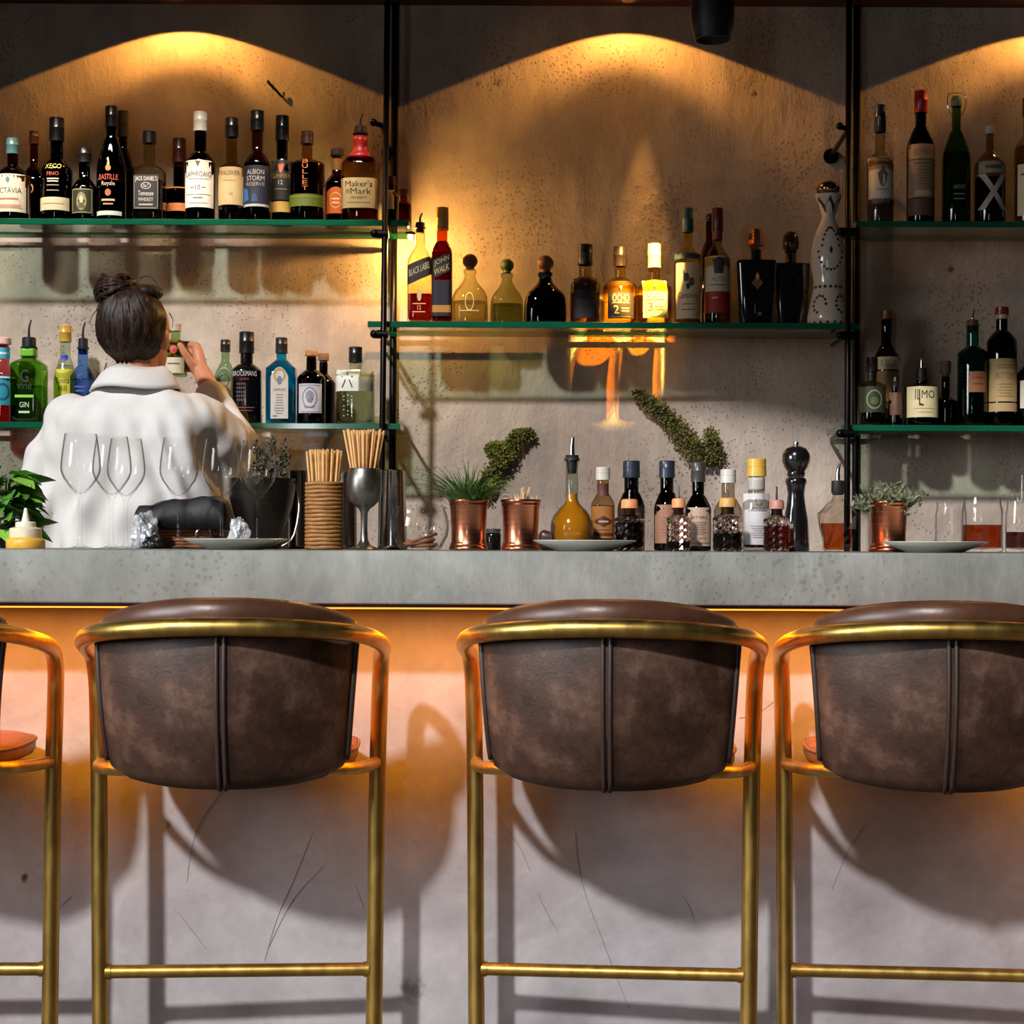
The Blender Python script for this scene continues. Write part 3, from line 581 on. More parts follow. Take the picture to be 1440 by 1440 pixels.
bottle(507, 160, 53, A, 'square bourbon bottle with red wax neck, steel spout and cream label', (226, 196, 140), (0.64, 0.80, 0.36), ((120, 52, 14), 0.42), ('pour', (38, 14, 14), 190), [(0.95, 255, 297, (232, 206, 146), [('t', "Maker's", 0, 0.80, 1.5, 0.2, (56, 38, 26)), ('t', 'Mark', 0.12, 0.55, 1.15, 0.2, (56, 38, 26)), ('t', 'WHISKY', 0, 0.34, 0.9, 0.09, (120, 84, 50)), ('r', 0, 0.18, 1.3, 0.03, (190, 150, 90)), ('o', -0.62, 0.55, 0.24, 0.16, (190, 150, 90))])], sq=3.2, neckwrap=((176, 24, 26), 192, 224), group=gA)
bottle(549, 248, 24, A, 'small flask bottle with pale strip label behind the left posts', (170, 90, 40), (0.62, 0.8, 0.5), ((130, 50, 12), 0.7), ('screw', (60, 30, 18), 258), [(0.5, 268, 296, (224, 178, 138), [])], back=0.01, group=gA)
bottle(568, 266, 22, A, 'smallest amber bottle at the right end of the upper left shelf', (180, 110, 40), (0.66, 0.84, 0.5), ((150, 76, 16), 0.7), ('screw', (70, 38, 16), 274), back=0.10, group=gA)
# lower left shelf
bottle(4, 475, 44, Bq, 'pink gin bottle with teal label and pale pink cap at left edge', (226, 150, 160), (0.58, 0.76, 0.42), ((222, 130, 130), 0.62), ('cork', (226, 186, 170), 487), [(0.96, 530, 571, (38, 150, 172), [('ring', 0.3, 0.45, 0.8, 0.6, 0.25, (24, 84, 120)), ('r', 0, 0.94, 1.9, 0.06, (190, 226, 226))]), (0.5, 490, 505, (60, 170, 196), [('r', 0, 0.5, 1.6, 0.2, (224, 240, 240))])], back=0.1, group=gB)
bottle(41, 450, 47, Bq, 'square shouldered green gin bottle with steel pouring spout', (150, 206, 90), (0.78, 0.88, 0.44), ((196, 226, 190), 0.50), ('pour', (28, 28, 28), 492), [(0.8, 516, 590, None, [('t', 'G', 0, 0.8, 0.6, 0.24, (26, 60, 24)), ('t', 'vine', 0, 0.62, 1.1, 0.14, (26, 60, 24)), ('r', 0, 0.42, 1.4, 0.05, (150, 220, 96)), ('t', 'GIN', 0, 0.26, 0.7, 0.1, (200, 226, 190)), ('r', 0, 0.12, 0.8, 0.04, (200, 226, 190))])], sq=5.0, neckwrap=((120, 196, 40), 491, 502), group=gB)
bottle(92, 458, 32, Bq, 'clear gin bottle with yellow label, blue seal and gold cap', (226, 236, 224), (0.50, 0.80, 0.44), ((232, 238, 226), 0.7), ('screw', (196, 158, 62), 478), [(0.9, 520, 574, (214, 204, 56), [('t', 'Bonita', 0, 0.70, 1.3, 0.16, (50, 56, 40)), ('t', 'Hill', 0, 0.5, 0.8, 0.16, (50, 56, 40)), ('r', 0, 0.3, 1.2, 0.03, (140, 136, 40)), ('r', 0, 0.16, 1.2, 0.03, (140, 136, 40))]), (0.42, 499, 509, None, [('o', 0.1, 0.5, 1.6, 1.0, (38, 66, 160))])], back=0.09, group=gB)
bottle(117, 453, 36, Bq, 'ice blue gin bottle with steel spout beside the bartender', (160, 196, 246), (0.62, 0.78, 0.40), ((222, 232, 250), 0.6), ('pour', (24, 28, 48), 492), [(0.7, 522, 580, None, [('t', 'C', 0, 0.84, 0.4, 0.14, (70, 90, 150)), ('r', 0, 0.6, 1.2, 0.03, (90, 110, 170)), ('r', 0, 0.5, 1.0, 0.03, (90, 110, 170))])], group=gB)
bottle(317, 478, 32, Bq, 'pale green clear bottle with grey oval label beside the raised hand', (196, 224, 196), (0.60, 0.84, 0.36), ((222, 232, 214), 0.6), ('screw', (40, 36, 36), 492), [(0.72, 517, 586, (150, 146, 122), [('ring', 0, 0.72, 1.3, 0.3, 0.12, (88, 86, 70)), ('t', '44', 0, 0.72, 0.5, 0.1, (80, 76, 62)), ('r', 0, 0.4, 1.1, 0.02, (96, 92, 76)), ('r', 0, 0.3, 1.1, 0.02, (96, 92, 76)), ('r', 0, 0.2, 1.1, 0.02, (96, 92, 76))], 0.0, 'arch')], back=0.09, group=gB)
bottle(347, 467, 43, Bq, 'glossy black gin bottle with pale lettering and faceted lower panel', (10, 9, 12, 0.12), (0.72, 0.83, 0.42), None, ('screw', (16, 15, 18), 494), [(0.92, 520, 590, None, [('t', 'BROCKMANS', 0, 0.90, 1.7, 0.10, (196, 196, 200)), ('t', 'GIN', 0, 0.79, 0.6, 0.05, (150, 50, 60))] + [('p', [(-0.5 + 0.16 * i, 0.34 + 0.08 * j), (-0.43 + 0.16 * i, 0.37 + 0.08 * j), (-0.5 + 0.16 * i, 0.40 + 0.08 * j), (-0.57 + 0.16 * i, 0.37 + 0.08 * j)], (82, 80, 92)) for i in range(4) for j in range(5)] + [('r', 0, 0.22, 1.4, 0.02, (130, 70, 80)), ('r', 0, 0.16, 1.2, 0.02, (110, 60, 70))])], sq=2.6, group=gB)
bottle(396, 475, 42, Bq, 'bright turquoise gin bottle with long cream label', (84, 200, 226), (0.76, 0.89, 0.34), ((110, 212, 232), 0.86), ('screw', (46, 40, 44), 494), [(0.58, 518, 590, (206, 202, 190), [('ring', 0, 0.84, 1.4, 0.28, 0.3, (190, 150, 80)), ('o', 0, 0.74, 0.6, 0.17, (110, 130, 150)), ('t', 'SAPPHIRE', 0, 0.56, 1.4, 0.05, (170, 90, 40))] + lines(0.1, 0.46, 8, (140, 136, 130)) + [('r', -0.5, 0.05, 0.5, 0.02, (150, 40, 40))], 0.0, 'arch')], sq=4.5, ang=True, group=gB, edge=0.7)
MONK = [(0.80, 541, 582, (206, 202, 210), [('ring', 0, 0.52, 1.3, 0.72, 0.1, (120, 116, 126)), ('o', 0, 0.56, 0.7, 0.42, (150, 146, 156)), ('t', '47', 0.05, 0.42, 0.5, 0.16, (84, 80, 90)), ('t', 'DRY GIN', 0, 0.2, 0.9, 0.08, (90, 86, 96)), ('r', 0, 0.94, 1.8, 0.02, (120, 116, 126)), ('r', 0, 0.04, 1.8, 0.02, (120, 116, 126))])]
bottle(438, 493, 40, Bq, 'short brown apothecary gin bottle with cork and lavender label', (48, 20, 12), (0.68, 0.82, 0.36), None, ('cork', (186, 128, 76), 503), MONK, group=gB)
bottle(455, 497, 34, Bq, 'second brown apothecary bottle hidden behind the lavender labelled one', (48, 20, 12), (0.66, 0.82, 0.36), None, ('cork', (120, 84, 60), 510), back=0.11, group=gB)
bottle(500, 488, 54, Bq, 'clear six sided gin bottle with white paper label and black cap', (222, 230, 216), (0.77, 0.84, 0.30), ((224, 230, 214), 0.7), ('screw', (24, 22, 22), 507), [(0.62, 520, 552, (232, 230, 218), [('t', '六', 0, 0.5, 0.95, 0.75, (22, 22, 22))], -0.34), (0.36, 522, 552, (132, 126, 100), [], 0.60), (0.4, 556, 590, None, [('o', -0.5 + 0.5 * (i % 3), 0.1 + 0.2 * (i // 3) + 0.05 * (i % 2), 0.12, 0.05, (240, 244, 236)) for i in range(15)], -0.3)], sq=3.4, ang=True, group=gB)
# middle shelf
bottle(591, 300, 35, Cq, 'square blended whisky bottle with slanted black label and low red liquid', (236, 220, 190), (0.62, 0.80, 0.40), ((170, 66, 24), 0.30), ('pour', (34, 26, 20), 322), [(0.97, 368, 396, (40, 32, 22), [('t', 'BLACK LABEL', 0, 0.55, 1.7, 0.34, (212, 190, 140))], 0.0, 'slant'), (0.7, 402, 446, None, [('o', 0, 0.66, 0.5, 0.4, (226, 190, 130)), ('r', 0, 0.38, 1.5, 0.03, (226, 190, 130)), ('t', '12', 0, 0.26, 0.4, 0.14, (226, 190, 130)), ('r', 0, 0.12, 1.4, 0.03, (226, 190, 130))])], sq=6.0, group=gC)
bottle(622, 292, 29, Cq, 'square dark whisky bottle with gold cap and slanted black label', (196, 120, 40), (0.72, 0.86, 0.52), ((150, 74, 14), 0.86), ('screw', (206, 152, 62), 321), [(0.97, 362, 388, (36, 28, 18), [('t', 'JOHN', 0, 0.72, 1.5, 0.36, (206, 180, 120)), ('t', 'WALK', 0, 0.28, 1.5, 0.34, (206, 180, 120))], 0.0, 'slant'), (0.95, 396, 446, (24, 18, 28), [('r', 0, 0.2, 1.9, 0.2, (196, 130, 50))])], sq=6.0, group=gC)
PAT = lambda lo: (lambda h, R: [(0, 0.002), (R * 0.86, 0), (R * 0.98, 0.004), (R, 0.02), (R * 0.985, h * 0.36), (R * 0.95, h * 0.5), (R * 0.82, h * 0.60), (R * 0.60, h * 0.69), (R * 0.42, h * 0.77), (R * 0.32, h * 0.84), (R * 0.30, h * 0.90), (R * 0.36, h * 0.93), (R * 0.36, h * 0.985), (R * 0.3, h), (0, h)], 0, 0.3)
bottle(661, 357, 51, Cq, 'clear squat tequila bottle with round cork beside the two whiskies', (226, 226, 196), PAT(0), ((232, 232, 214), 0.40), ('ball', (118, 74, 44), 379), [(0.7, 408, 446, None, [('ring', 0, 0.5, 0.7, 0.7, 0.14, (206, 196, 150)), ('r', 0, 0.16, 1.5, 0.03, (206, 196, 150))])], sq=3.0, group=gC)
bottle(713, 364, 48, Cq, 'second clear squat tequila bottle, greenish, left of the dark one', (206, 212, 180), PAT(0), ((206, 216, 180), 0.42), ('ball', (64, 84, 44), 384), sq=3.0, back=0.09, group=gC)
bottle(767, 359, 60, Cq, 'rounded black squat tequila bottle with brown ball cork', (26, 12, 6), PAT(0), None, ('ball', (120, 66, 38), 383), sq=3.6, group=gC)
bottle(823, 344, 42, Cq, 'clear shouldered bottle with near black label and black cap', (224, 206, 150), (0.62, 0.78, 0.42), ((214, 170, 90), 0.5), ('screw', (18, 14, 14), 370), [(0.78, 392, 450, (34, 28, 30), [('o', 0, 0.82, 0.2, 0.08, (90, 80, 76)), ('r', 0, 0.42, 1.6, 0.02, (70, 60, 60))])], sq=2.6, group=gC)
bottle(872, 347, 49, Cq, 'glowing gold tequila bottle with black label numbered 2', (248, 224, 140), (0.60, 0.78, 0.32), ((246, 214, 106), 0.62), ('screw', (36, 22, 16), 372), [(0.74, 398, 451, (44, 30, 24), [('p', [(-0.12, 0.86), (0.12, 0.86), (0, 0.72)], (210, 190, 150)), ('t', 'OCHO', 0, 0.55, 1.3, 0.2, (222, 206, 170)), ('r', 0, 0.42, 1.3, 0.02, (222, 206, 170)), ('t', '2', -0.35, 0.24, 0.4, 0.22, (230, 214, 180)), ('r', 0.35, 0.27, 0.6, 0.03, (200, 180, 140)), ('r', 0.35, 0.2, 0.6, 0.03, (200, 180, 140)), ('r', 0, 0.05, 1.5, 0.03, (150, 110, 60))])], sq=2.8, group=gC)
bottle(920, 343, 49, Cq, 'glowing gold tequila bottle with sage label numbered 3 and cream cap', (248, 228, 150), (0.60, 0.76, 0.32), ((248, 220, 120), 0.62), ('screw', (226, 204, 168), 374), [(0.70, 395, 450, (168, 170, 140), [('p', [(-0.12, 0.86), (0.12, 0.86), (0, 0.74)], (60, 56, 44)), ('t', 'OCHO', 0, 0.62, 1.4, 0.22, (70, 66, 52)), ('r', 0, 0.46, 1.5, 0.02, (70, 66, 52)), ('t', '3', -0.4, 0.28, 0.4, 0.22, (44, 42, 36)), ('r', 0.3, 0.28, 0.7, 0.03, (70, 66, 52)), ('r', 0.3, 0.21, 0.7, 0.03, (70, 66, 52)), ('ring', 0, 0.5, 1.94, 0.98, 0.03, (70, 66, 52))])], sq=2.8, group=gC)
bottle(967, 293, 37, Cq, 'tall tequila bottle with teal neck, blue band and floral white label', (246, 226, 160), (0.64, 0.82, 0.36), ((244, 214, 130), 0.6), ('screw', (44, 78, 76), 324), [(0.97, 357, 366, (44, 66, 84), []), (0.9, 372, 450, (230, 204, 160), [('o', -0.2, 0.74, 0.5, 0.16, (84, 66, 56)), ('o', 0.25, 0.66, 0.5, 0.16, (126, 70, 52)), ('o', -0.05, 0.58, 0.36, 0.12, (70, 60, 56)), ('p', [(-0.5, 0.9), (-0.3, 0.8), (-0.4, 0.68)], (60, 60, 60)), ('t', 'Campesina', 0, 0.40, 1.7, 0.14, (110, 46, 36)), ('r', 0, 0.26, 1.0, 0.016, (130, 90, 70)), ('r', 0, 0.16, 1.2, 0.016, (130, 90, 70))])], group=gC)
bottle(998, 300, 28, Cq, 'slim bottle with dark knob cap hidden behind the red and white one', (150, 110, 60), (0.64, 0.82, 0.4), ((130, 60, 30), 0.6), ('ball', (30, 18, 16), 312), back=0.105, group=gC)
bottle(1009, 293, 37, Cq, 'tall bottle with red cap and label half white half red', (226, 206, 160), (0.62, 0.82, 0.36), ((226, 196, 140), 0.6), ('screw', (96, 26, 22), 322), [(0.94, 362, 412, (206, 190, 160), [('p', [(-0.5, 0.9), (0.5, 0.9), (0.36, 0.5), (-0.36, 0.5)], (62, 52, 48)), ('o', 0, 0.82, 0.7, 0.3, (50, 44, 42)), ('t', 'ALTOS', 0, 0.34, 1.1, 0.1, (90, 70, 56)), ('r', 0, 0.18, 1.3, 0.03, (120, 96, 76))]), (0.94, 412, 442, (150, 34, 26), [('r', -0.3, 0.7, 0.5, 0.06, (210, 150, 120))])], neckwrap=((110, 30, 26), 323, 338), group=gC)
def trap(h, R): return [(0, 0.002), (R * 0.80, 0), (R * 0.84, 0.003), (R * 0.92, h * 0.4), (R * 0.995, h * 0.80), (R, h * 0.83), (R * 0.96, h * 0.85), (R * 0.30, h * 0.87), (R * 0.27, h * 0.9), (R * 0.27, h * 0.99), (0, h)]
def stopper(t_, px, y0, y1, wpx, Y, col, facet):
    b = at(px, y1, Y); tp = at(px, y0, Y); hh = tp.z - b.z; r = wpx * 0.5 * Y / F; P = [(0, 0), (r * 0.75, 0), (r * 0.75, hh * 0.15), (r * 0.95, hh * 0.2), (r, hh * 0.45), (r * 0.92, hh * 0.75), (r * 0.6, hh * 0.95), (0, hh)]
    v, f = lathe(P, 8 if facet else 18); zz = b.z - t_.location.z
    o = mesh('stopper', [p + Vector((0, 0, zz)) for p in v], f, mat('stopper_%d_%d_%d' % col, col, 0.25, 0.9 if facet else 0.1, coat=0.5), t_, smooth=not facet); return o
t_ = bottle(1063, 352, 56, Cq, 'black tapered box shaped tequila bottle with copper faceted stopper', (12, 10, 12, 0.12), (trap, 0, 0.27), None, None, [(0.5, 388, 412, None, [('o', 0, 0.5, 0.5, 0.4, (180, 130, 50)), ('p', [(-0.6, 0.5), (0, 0.9), (0.6, 0.5), (0, 0.1)], (110, 80, 36)), ('p', [(-0.2, 0.9), (0, 1.1), (0.2, 0.9), (0, 0.6)], (206, 160, 70))]), (0.4, 424, 448, None, [('r', -0.3, 0.5, 0.1, 0.6, (120, 116, 120)), ('r', 0.3, 0.2, 0.5, 0.2, (90, 88, 92))])], sq=6.0, dk=0.6, group=gC)
stopper(t_, 1066, 321, 352.5, 24, t_.location.y, (196, 120, 84), True)
t_ = bottle(1112, 356, 52, Cq, 'second black box shaped bottle with round black stopper', (14, 12, 14, 0.2), (trap, 0, 0.27), None, None, [(0.6, 380, 440, None, [('ring', 0, 0.7, 1.1, 0.4, 0.06, (52, 46, 46)), ('r', 0, 0.3, 0.8, 0.02, (48, 42, 42))])], sq=6.0, dk=0.6, back=0.105, group=gC)
stopper(t_, 1104, 325, 356.5, 23, t_.location.y, (26, 20, 20), False)
def clase():
    Y = SF + 0.07; b = at(1164, 453, Y); s = Y / F; pts = [(0, 0.6), (26, 0.3), (28.5, 3), (29, 12), (26, 30), (22, 48), (20.5, 60), (22, 72), (24.5, 86), (24.5, 104), (21, 122), (15, 138), (9.5, 150), (9, 154), (11, 160), (15, 172), (19, 182), (19.5, 184), (0, 184.5)]
    t = thing('ceramic_bottle', 'tall white ceramic bottle painted with navy scallops and silver stopper', 'bottle', (b.x, Y, Cq[0]), 0, gC)
    prof = [(r * s, z * s) for r, z in pts]; WC = mat('white_ceramic', (206, 190, 172), 0.2, coat=0.8, var=0.03); NC = ink((30, 28, 48))
    v, f = lathe(prof, 32); sharp(mesh('body', v, f, WC, t), 60)
    v, f = lathe([(r * s, z * s) for r, z in [(0, 184), (10, 184), (16, 188), (17, 194), (13, 200), (6, 203), (0, 203.5)]], 24); mesh('stopper', v, f, mat('silver_dome', (150, 130, 110), 0.15, 1.0), t)
    g = Geo()
    def S(a, z, o=0.0008):
        r = r_at(prof, z * s) + o; return Vector((r * math.sin(a), -r * math.cos(a), z * s))
    def dot(a, z, rr, o=0.0008):
        r = r_at(prof, z * s) / s; P = [S(a, z, o)] + [S(a + rr / r * math.cos(2 * PI * i / 8), z + rr * math.sin(2 * PI * i / 8), o) for i in range(8)]; g.add(P, [(0, 1 + i, 1 + (i + 1) % 8) for i in range(8)])
    for side in (0, PI):     # beaded oval on the chest, front and back
        for i in range(22):
            q = 2 * PI * i / 22; z = 106 + 30 * math.cos(q); x = 17 * math.sin(q) * (0.72 if math.cos(q) > 0 else 1.0); dot(side + x / 23.0, z, 2.0)
        for i in range(6): dot(side, 100 + 2.2 * i, 1.3 + 1.2 * math.sin(i))
    for k in range(6):       # scallops at the collar, spirals low down
        a0 = 2 * PI * k / 6
        P = [S(a0 - 0.5, 158), S(a0 + 0.5, 158), S(a0 + 0.5, 168), S(a0, 181), S(a0 - 0.5, 168)]; g.add(P, [(0, 1, 2, 3, 4)])
    for k in range(18): dot(2 * PI * k / 18, 53, 2.4); dot(2 * PI * k / 18 + 0.17, 2.6, 2.0)
    for k in range(5):
        for i in range(9):
            q = i / 9 * 1.6 * PI; dot(2 * PI * k / 5 + PI / 5 + 0.36 * math.cos(q), 28 + 12 * math.sin(q), 2.2)
    g.obj('painted_pattern', NC, t, smooth=False)['kind'] = 'stuff'
clase()
# upper right shelf
bottle(1238, 148, 38, D, 'clear spirit bottle with blue black cap and white crest label', (224, 214, 190), (0.62, 0.76, 0.36), ((222, 206, 180), 0.66), ('screw', (26, 26, 46), 183), [(0.93, 223, 283, (206, 196, 180), [('r', 0, 0.9, 1.3, 0.03, (150, 130, 110)), ('p', [(-0.4, 0.6), (-0.1, 0.7), (0, 0.85), (0.1, 0.7), (0.4, 0.6), (0.3, 0.42), (0.12, 0.3), (-0.12, 0.3), (-0.3, 0.42)], (110, 92, 78)), ('r', 0, 0.22, 1.0, 0.03, (150, 130, 110))]), (0.97, 281, 291, (44, 28, 34), [('t', 'RESERVE', -0.1, 0.5, 1.2, 0.5, (160, 130, 120))])], group=gD)
bottle(1295, 128, 39, D, 'green glass bottle with red capsule and faded cream label', (30, 54, 28), (0.66, 0.86, 0.40), None, ('screw', (190, 20, 26), 156), [(0.95, 206, 227, (186, 150, 112), [('t', 'LUXARDO', 0, 0.5, 1.3, 0.4, (150, 60, 40))]), (0.95, 228, 281, (156, 126, 92), [('r', 0, 0.9, 1.4, 0.04, (120, 90, 66))] + lines(0.35, 0.8, 7, (110, 84, 62)) + [('r', 0, 0.12, 1.2, 0.14, (190, 164, 126))]), (0.95, 282, 306, (96, 62, 38), [])], group=gD)
bottle(1345, 131, 40, D, 'tall green swing top bottle with wire bail', (120, 170, 96), (0.55, 0.80, 0.32), ((170, 200, 130), 0.6), ('swing', (150, 160, 120), 150), [(0.7, 256, 290, None, [('t', 'ABSENTE', 0, 0.7, 1.2, 0.16, (116, 150, 84)), ('r', 0, 0.4, 1.1, 0.04, (116, 150, 84)), ('r', 0, 0.2, 1.1, 0.04, (116, 150, 84))])], group=gD)
bottle(1392, 178, 44, D, 'stout clear bottle with bold cross shaped silver label', (206, 190, 160), (0.62, 0.80, 0.24), ((70, 40, 26), 0.5), ('screw', (190, 180, 160), 187), [(0.85, 230, 247, (150, 140, 120), [('r', 0, 0.5, 1.2, 0.3, (80, 66, 56))]), (0.95, 248, 298, None, [('p', [(-0.95, 0.0), (-0.55, 0.0), (0.95, 1.0), (0.55, 1.0)], (176, 160, 146)), ('p', [(0.95, 0.0), (0.55, 0.0), (-0.95, 1.0), (-0.55, 1.0)], (176, 160, 146))])], group=gD)
bottle(1446, 138, 38, D, 'clear bottle with bright cream label cut off by the right edge', (226, 214, 180), (0.66, 0.80, 0.36), ((220, 196, 150), 0.7), ('screw', (60, 40, 30), 160), [(0.9, 234, 306, (236, 214, 168), [('r', -0.3, 0.8, 1.0, 0.04, (120, 60, 40))])], group=gD)
# lower right shelf
bottle(1226, 503, 39, E, 'squat clear bottle with dark green label beside the right posts', (206, 196, 160), (0.70, 0.80, 0.36), ((120, 110, 80), 0.6), ('screw', (34, 26, 22), 520), [(0.95, 545, 581, (40, 46, 26), [('ring', 0, 0.5, 1.2, 0.76, 0.16, (120, 124, 80)), ('o', 0, 0.45, 0.6, 0.3, (80, 90, 50))])], group=gE)
bottle(1247, 437, 36, E, 'taller amber vermouth bottle with cream band behind the squat one', (140, 76, 40), (0.60, 0.76, 0.42), ((70, 22, 10), 0.6), ('screw', (116, 62, 34), 447), [(0.95, 503, 521, (206, 190, 150), [('t', 'IL LILLO', 0, 0.5, 1.3, 0.5, (120, 50, 36))]), (0.9, 523, 590, (150, 110, 60), [])], back=0.105, group=gE)
bottle(1259, 530, 19, E, 'miniature dark bottle squeezed between squat and cream labelled bottles', (70, 34, 22), (0.60, 0.78, 0.5), ((50, 18, 10), 0.6), ('screw', (24, 18, 18), 543), [(0.9, 552, 584, (92, 60, 40), [])], group=gE)
bottle(1296, 492, 46, E, 'low black amaro bottle with steel spout and large cream label', (20, 14, 12), (0.86, 0.96, 0.34), None, ('pour', (18, 16, 16), 536), [(0.96, 545, 588, (214, 196, 150), [('t', 'IL', -0.45, 0.74, 0.3, 0.34, (30, 26, 24)), ('t', 'MO', 0.2, 0.74, 0.85, 0.26, (30, 26, 24)), ('p', [(-0.4, 0.9), (-0.32, 0.9), (-0.3, 0.45), (-0.1, 0.42), (-0.1, 0.36), (-0.38, 0.38)], (30, 26, 24)), ('r', 0, 0.28, 1.3, 0.02, (150, 130, 96)), ('r', 0, 0.16, 1.0, 0.02, (150, 130, 96))])], group=gE)
bottle(1330, 508, 34, E, 'dim maroon bottle with flared glass stopper left of the teal one', (60, 26, 24), (0.50, 0.60, 0.34), ((56, 16, 16), 0.5), ('cork', (90, 70, 50), 530), back=0.06, group=gE)
bottle(1368, 437, 42, E, 'teal green apothecary bottle with flared lip and steel spout', (84, 176, 160), (0.72, 0.80, 0.40), ((90, 180, 168), 0.8), ('pour', (96, 62, 40), 459), [(0.6, 524, 553, (140, 88, 52), [('r', 0, 0.7, 1.2, 0.06, (110, 60, 36)), ('r', 0, 0.4, 1.2, 0.06, (110, 60, 36))], 0.1)], group=gE)
bottle(1409, 432, 42, E, 'dark red bitter liqueur bottle with tall tan label and red cap', (70, 16, 14), (0.74, 0.85, 0.38), ((60, 8, 10), 0.8), ('screw', (130, 26, 28), 441), [(0.95, 506, 566, (176, 146, 96), [('t', 'BITTER', 0, 0.6, 1.3, 0.14, (130, 80, 46)), ('r', 0, 0.78, 1.2, 0.03, (140, 100, 60)), ('r', 0, 0.84, 1.2, 0.03, (140, 100, 60))] + lines(0.12, 0.4, 5, (130, 100, 64))), (0.95, 568, 580, (170, 142, 96), [])], neckwrap=((190, 170, 130), 441, 449), group=gE)
bottle(1449, 490, 37, E, 'black bottle with pale label at the right edge of the lower shelf', (24, 14, 14), (0.72, 0.86, 0.42), None, ('screw', (30, 20, 20), 500), [(0.9, 518, 575, (206, 196, 176), [])], group=gE)
# ------------------------------------------------------------------ things on the bar top
K = CT + 0.0003
def lat(name, prof, m, parent, n=32, sq=2.0, dk=1.0, nr=0.0, ang=45): v, f = lathe(prof, n, sq, dk, nr); return sharp(mesh(name, v, f, m, parent), ang)
def sc(prof, s): return [(r * s, z * s) for r, z in prof]
CRYS = clearglass('clear_crystal')
# wine glasses
def wineglass():
    t = thing('wine_glass', 'x', 'wine glass', (0, 0, K), 0, 'empty wine glasses on the bar')
    out = [(0.0, 0.0), (0.0325, 0.0), (0.0335, 0.0012), (0.020, 0.0032), (0.007, 0.0065), (0.0042, 0.014), (0.0036, 0.03), (0.0034, 0.075), (0.0042, 0.100), (0.0080, 0.107), (0.0200, 0.121), (0.0335, 0.140), (0.0385, 0.152), (0.0398, 0.163), (0.0385, 0.180), (0.0350, 0.207), (0.0315, 0.2290)]
    inn = [(0.0305, 0.2294), (0.0338, 0.207), (0.0373, 0.180), (0.0386, 0.163), (0.0372, 0.1535), (0.0322, 0.1415), (0.0188, 0.1230), (0.0070, 0.1115), (0.0, 0.1095)]
    lat('bowl', out + inn, CRYS, t, 40, ang=70); return t
WG = wineglass(); first = True
for px, Y, lab in ((113, 3.54, 'leftmost empty wine glass in front of the white shirt'), (157, 3.62, 'wine glass second from left, its bowl overlapping the next'), (177, 3.70, 'wine glass third from left, set slightly behind its neighbour'), (251, 3.67, 'wine glass standing alone in front of the black cloth'), (311, 3.71, 'wine glass fifth from left in front of the metal pot'), (362, 3.76, 'rightmost wine glass in front of the dried herbs')):
    p = at(px, 765, Y)
    if first: WG.location = (p.x, Y, K); WG['label'] = lab; first = False
    else: dup(WG, (p.x, Y, K), random.uniform(0, 1), lab)
# white plates
PLM = mat('white_porcelain', (214, 210, 200), 0.22, coat=0.6, var=0.02)
def plate(px, Y, wpx, label):
    p = at(px, 765, Y); R = wpx / 2 * Y / F
    v, f = lathe([(0, 0.001), (R * 0.52, 0.0), (R * 0.55, 0.0012), (R * 0.60, 0.0035), (R * 0.8, 0.0115), (R * 0.99, 0.0195), (R, 0.021), (R * 0.985, 0.0218), (R * 0.80, 0.0145), (R * 0.58, 0.0066), (0, 0.0055)], 48)
    o = sharp(mesh('plate', v, f, PLM)); o.location = (p.x, Y, K); tag(o, label, 'plate', 'white plates along the bar edge')
plate(331, 3.555, 146, 'white shallow plate in front of the metal pot')
plate(822, 3.555, 146, 'white shallow plate in front of the round oil bottle')
plate(1314, 3.555, 148, 'white shallow plate at the right beside the third copper cup')
# squeeze bottle (sunk cap of a sauce bottle)
p = at(36, 765, 3.60); t = thing('squeeze_bottle', 'low yellow squeeze bottle with white nozzle at the left end', 'sauce bottle', (p.x, 3.60, K)); s = 3.60 / F
lat('body', sc([(0, 0), (26, 0), (27, 1.5), (27, 11), (25, 14), (22, 15), (0, 15)], s), mat('mustard_plastic', (226, 178, 66), 0.4, sub=0.2), t)
lat('collar', sc([(0, 15.1), (22, 15.1), (22.5, 16), (22, 28), (20, 29), (14, 30), (0, 30)], s), mat('pale_plastic', (236, 222, 190), 0.45, sub=0.2), t)
lat('nozzle', sc([(0, 30.1), (14, 30.1), (14, 36), (12, 37.5), (6, 38), (4, 46), (2.2, 56), (1.5, 57), (0, 57)], s), mat('milky_plastic', (240, 234, 216), 0.45, sub=0.2), t)
# leafy basil
def leaf_mesh(m, L, W, fold=0.25, curl=0.3):
    V = []; Fc = []; n = 6
    for i in range(n + 1):
        u = i / n; wv = W * (math.sin(PI * u ** 0.8) ** 0.9 if 0 < u < 1 else 0.0); x = L * u; z = -curl * L * u * u
        V += [Vector((x, -wv, z + fold * wv)), Vector((x, 0, z)), Vector((x, wv, z + fold * wv))]
    for i in range(n):
        a = 3 * i; Fc += [(a, a + 1, a + 4, a + 3), (a + 1, a + 2, a + 5, a + 4)]
    me = bpy.data.meshes.new('leaf'); me.from_pydata([tuple(v) for v in V], [], Fc); me.materials.append(m); me.polygons.foreach_set('use_smooth', [True] * len(Fc)); return me
LEAFM = mat('fresh_basil_green', (86, 148, 54), 0.42, var=0.35, scale=20, sub=0.0)
LEAF2 = mat('light_basil_green', (140, 190, 76), 0.42, var=0.3, scale=20)
STEM = mat('green_stem', (84, 110, 50), 0.6)
p = at(4, 768, 3.86); t = thing('basil_plant', 'bushy green basil plant cut off by the left edge', 'potted plant', (p.x, 3.86, K))
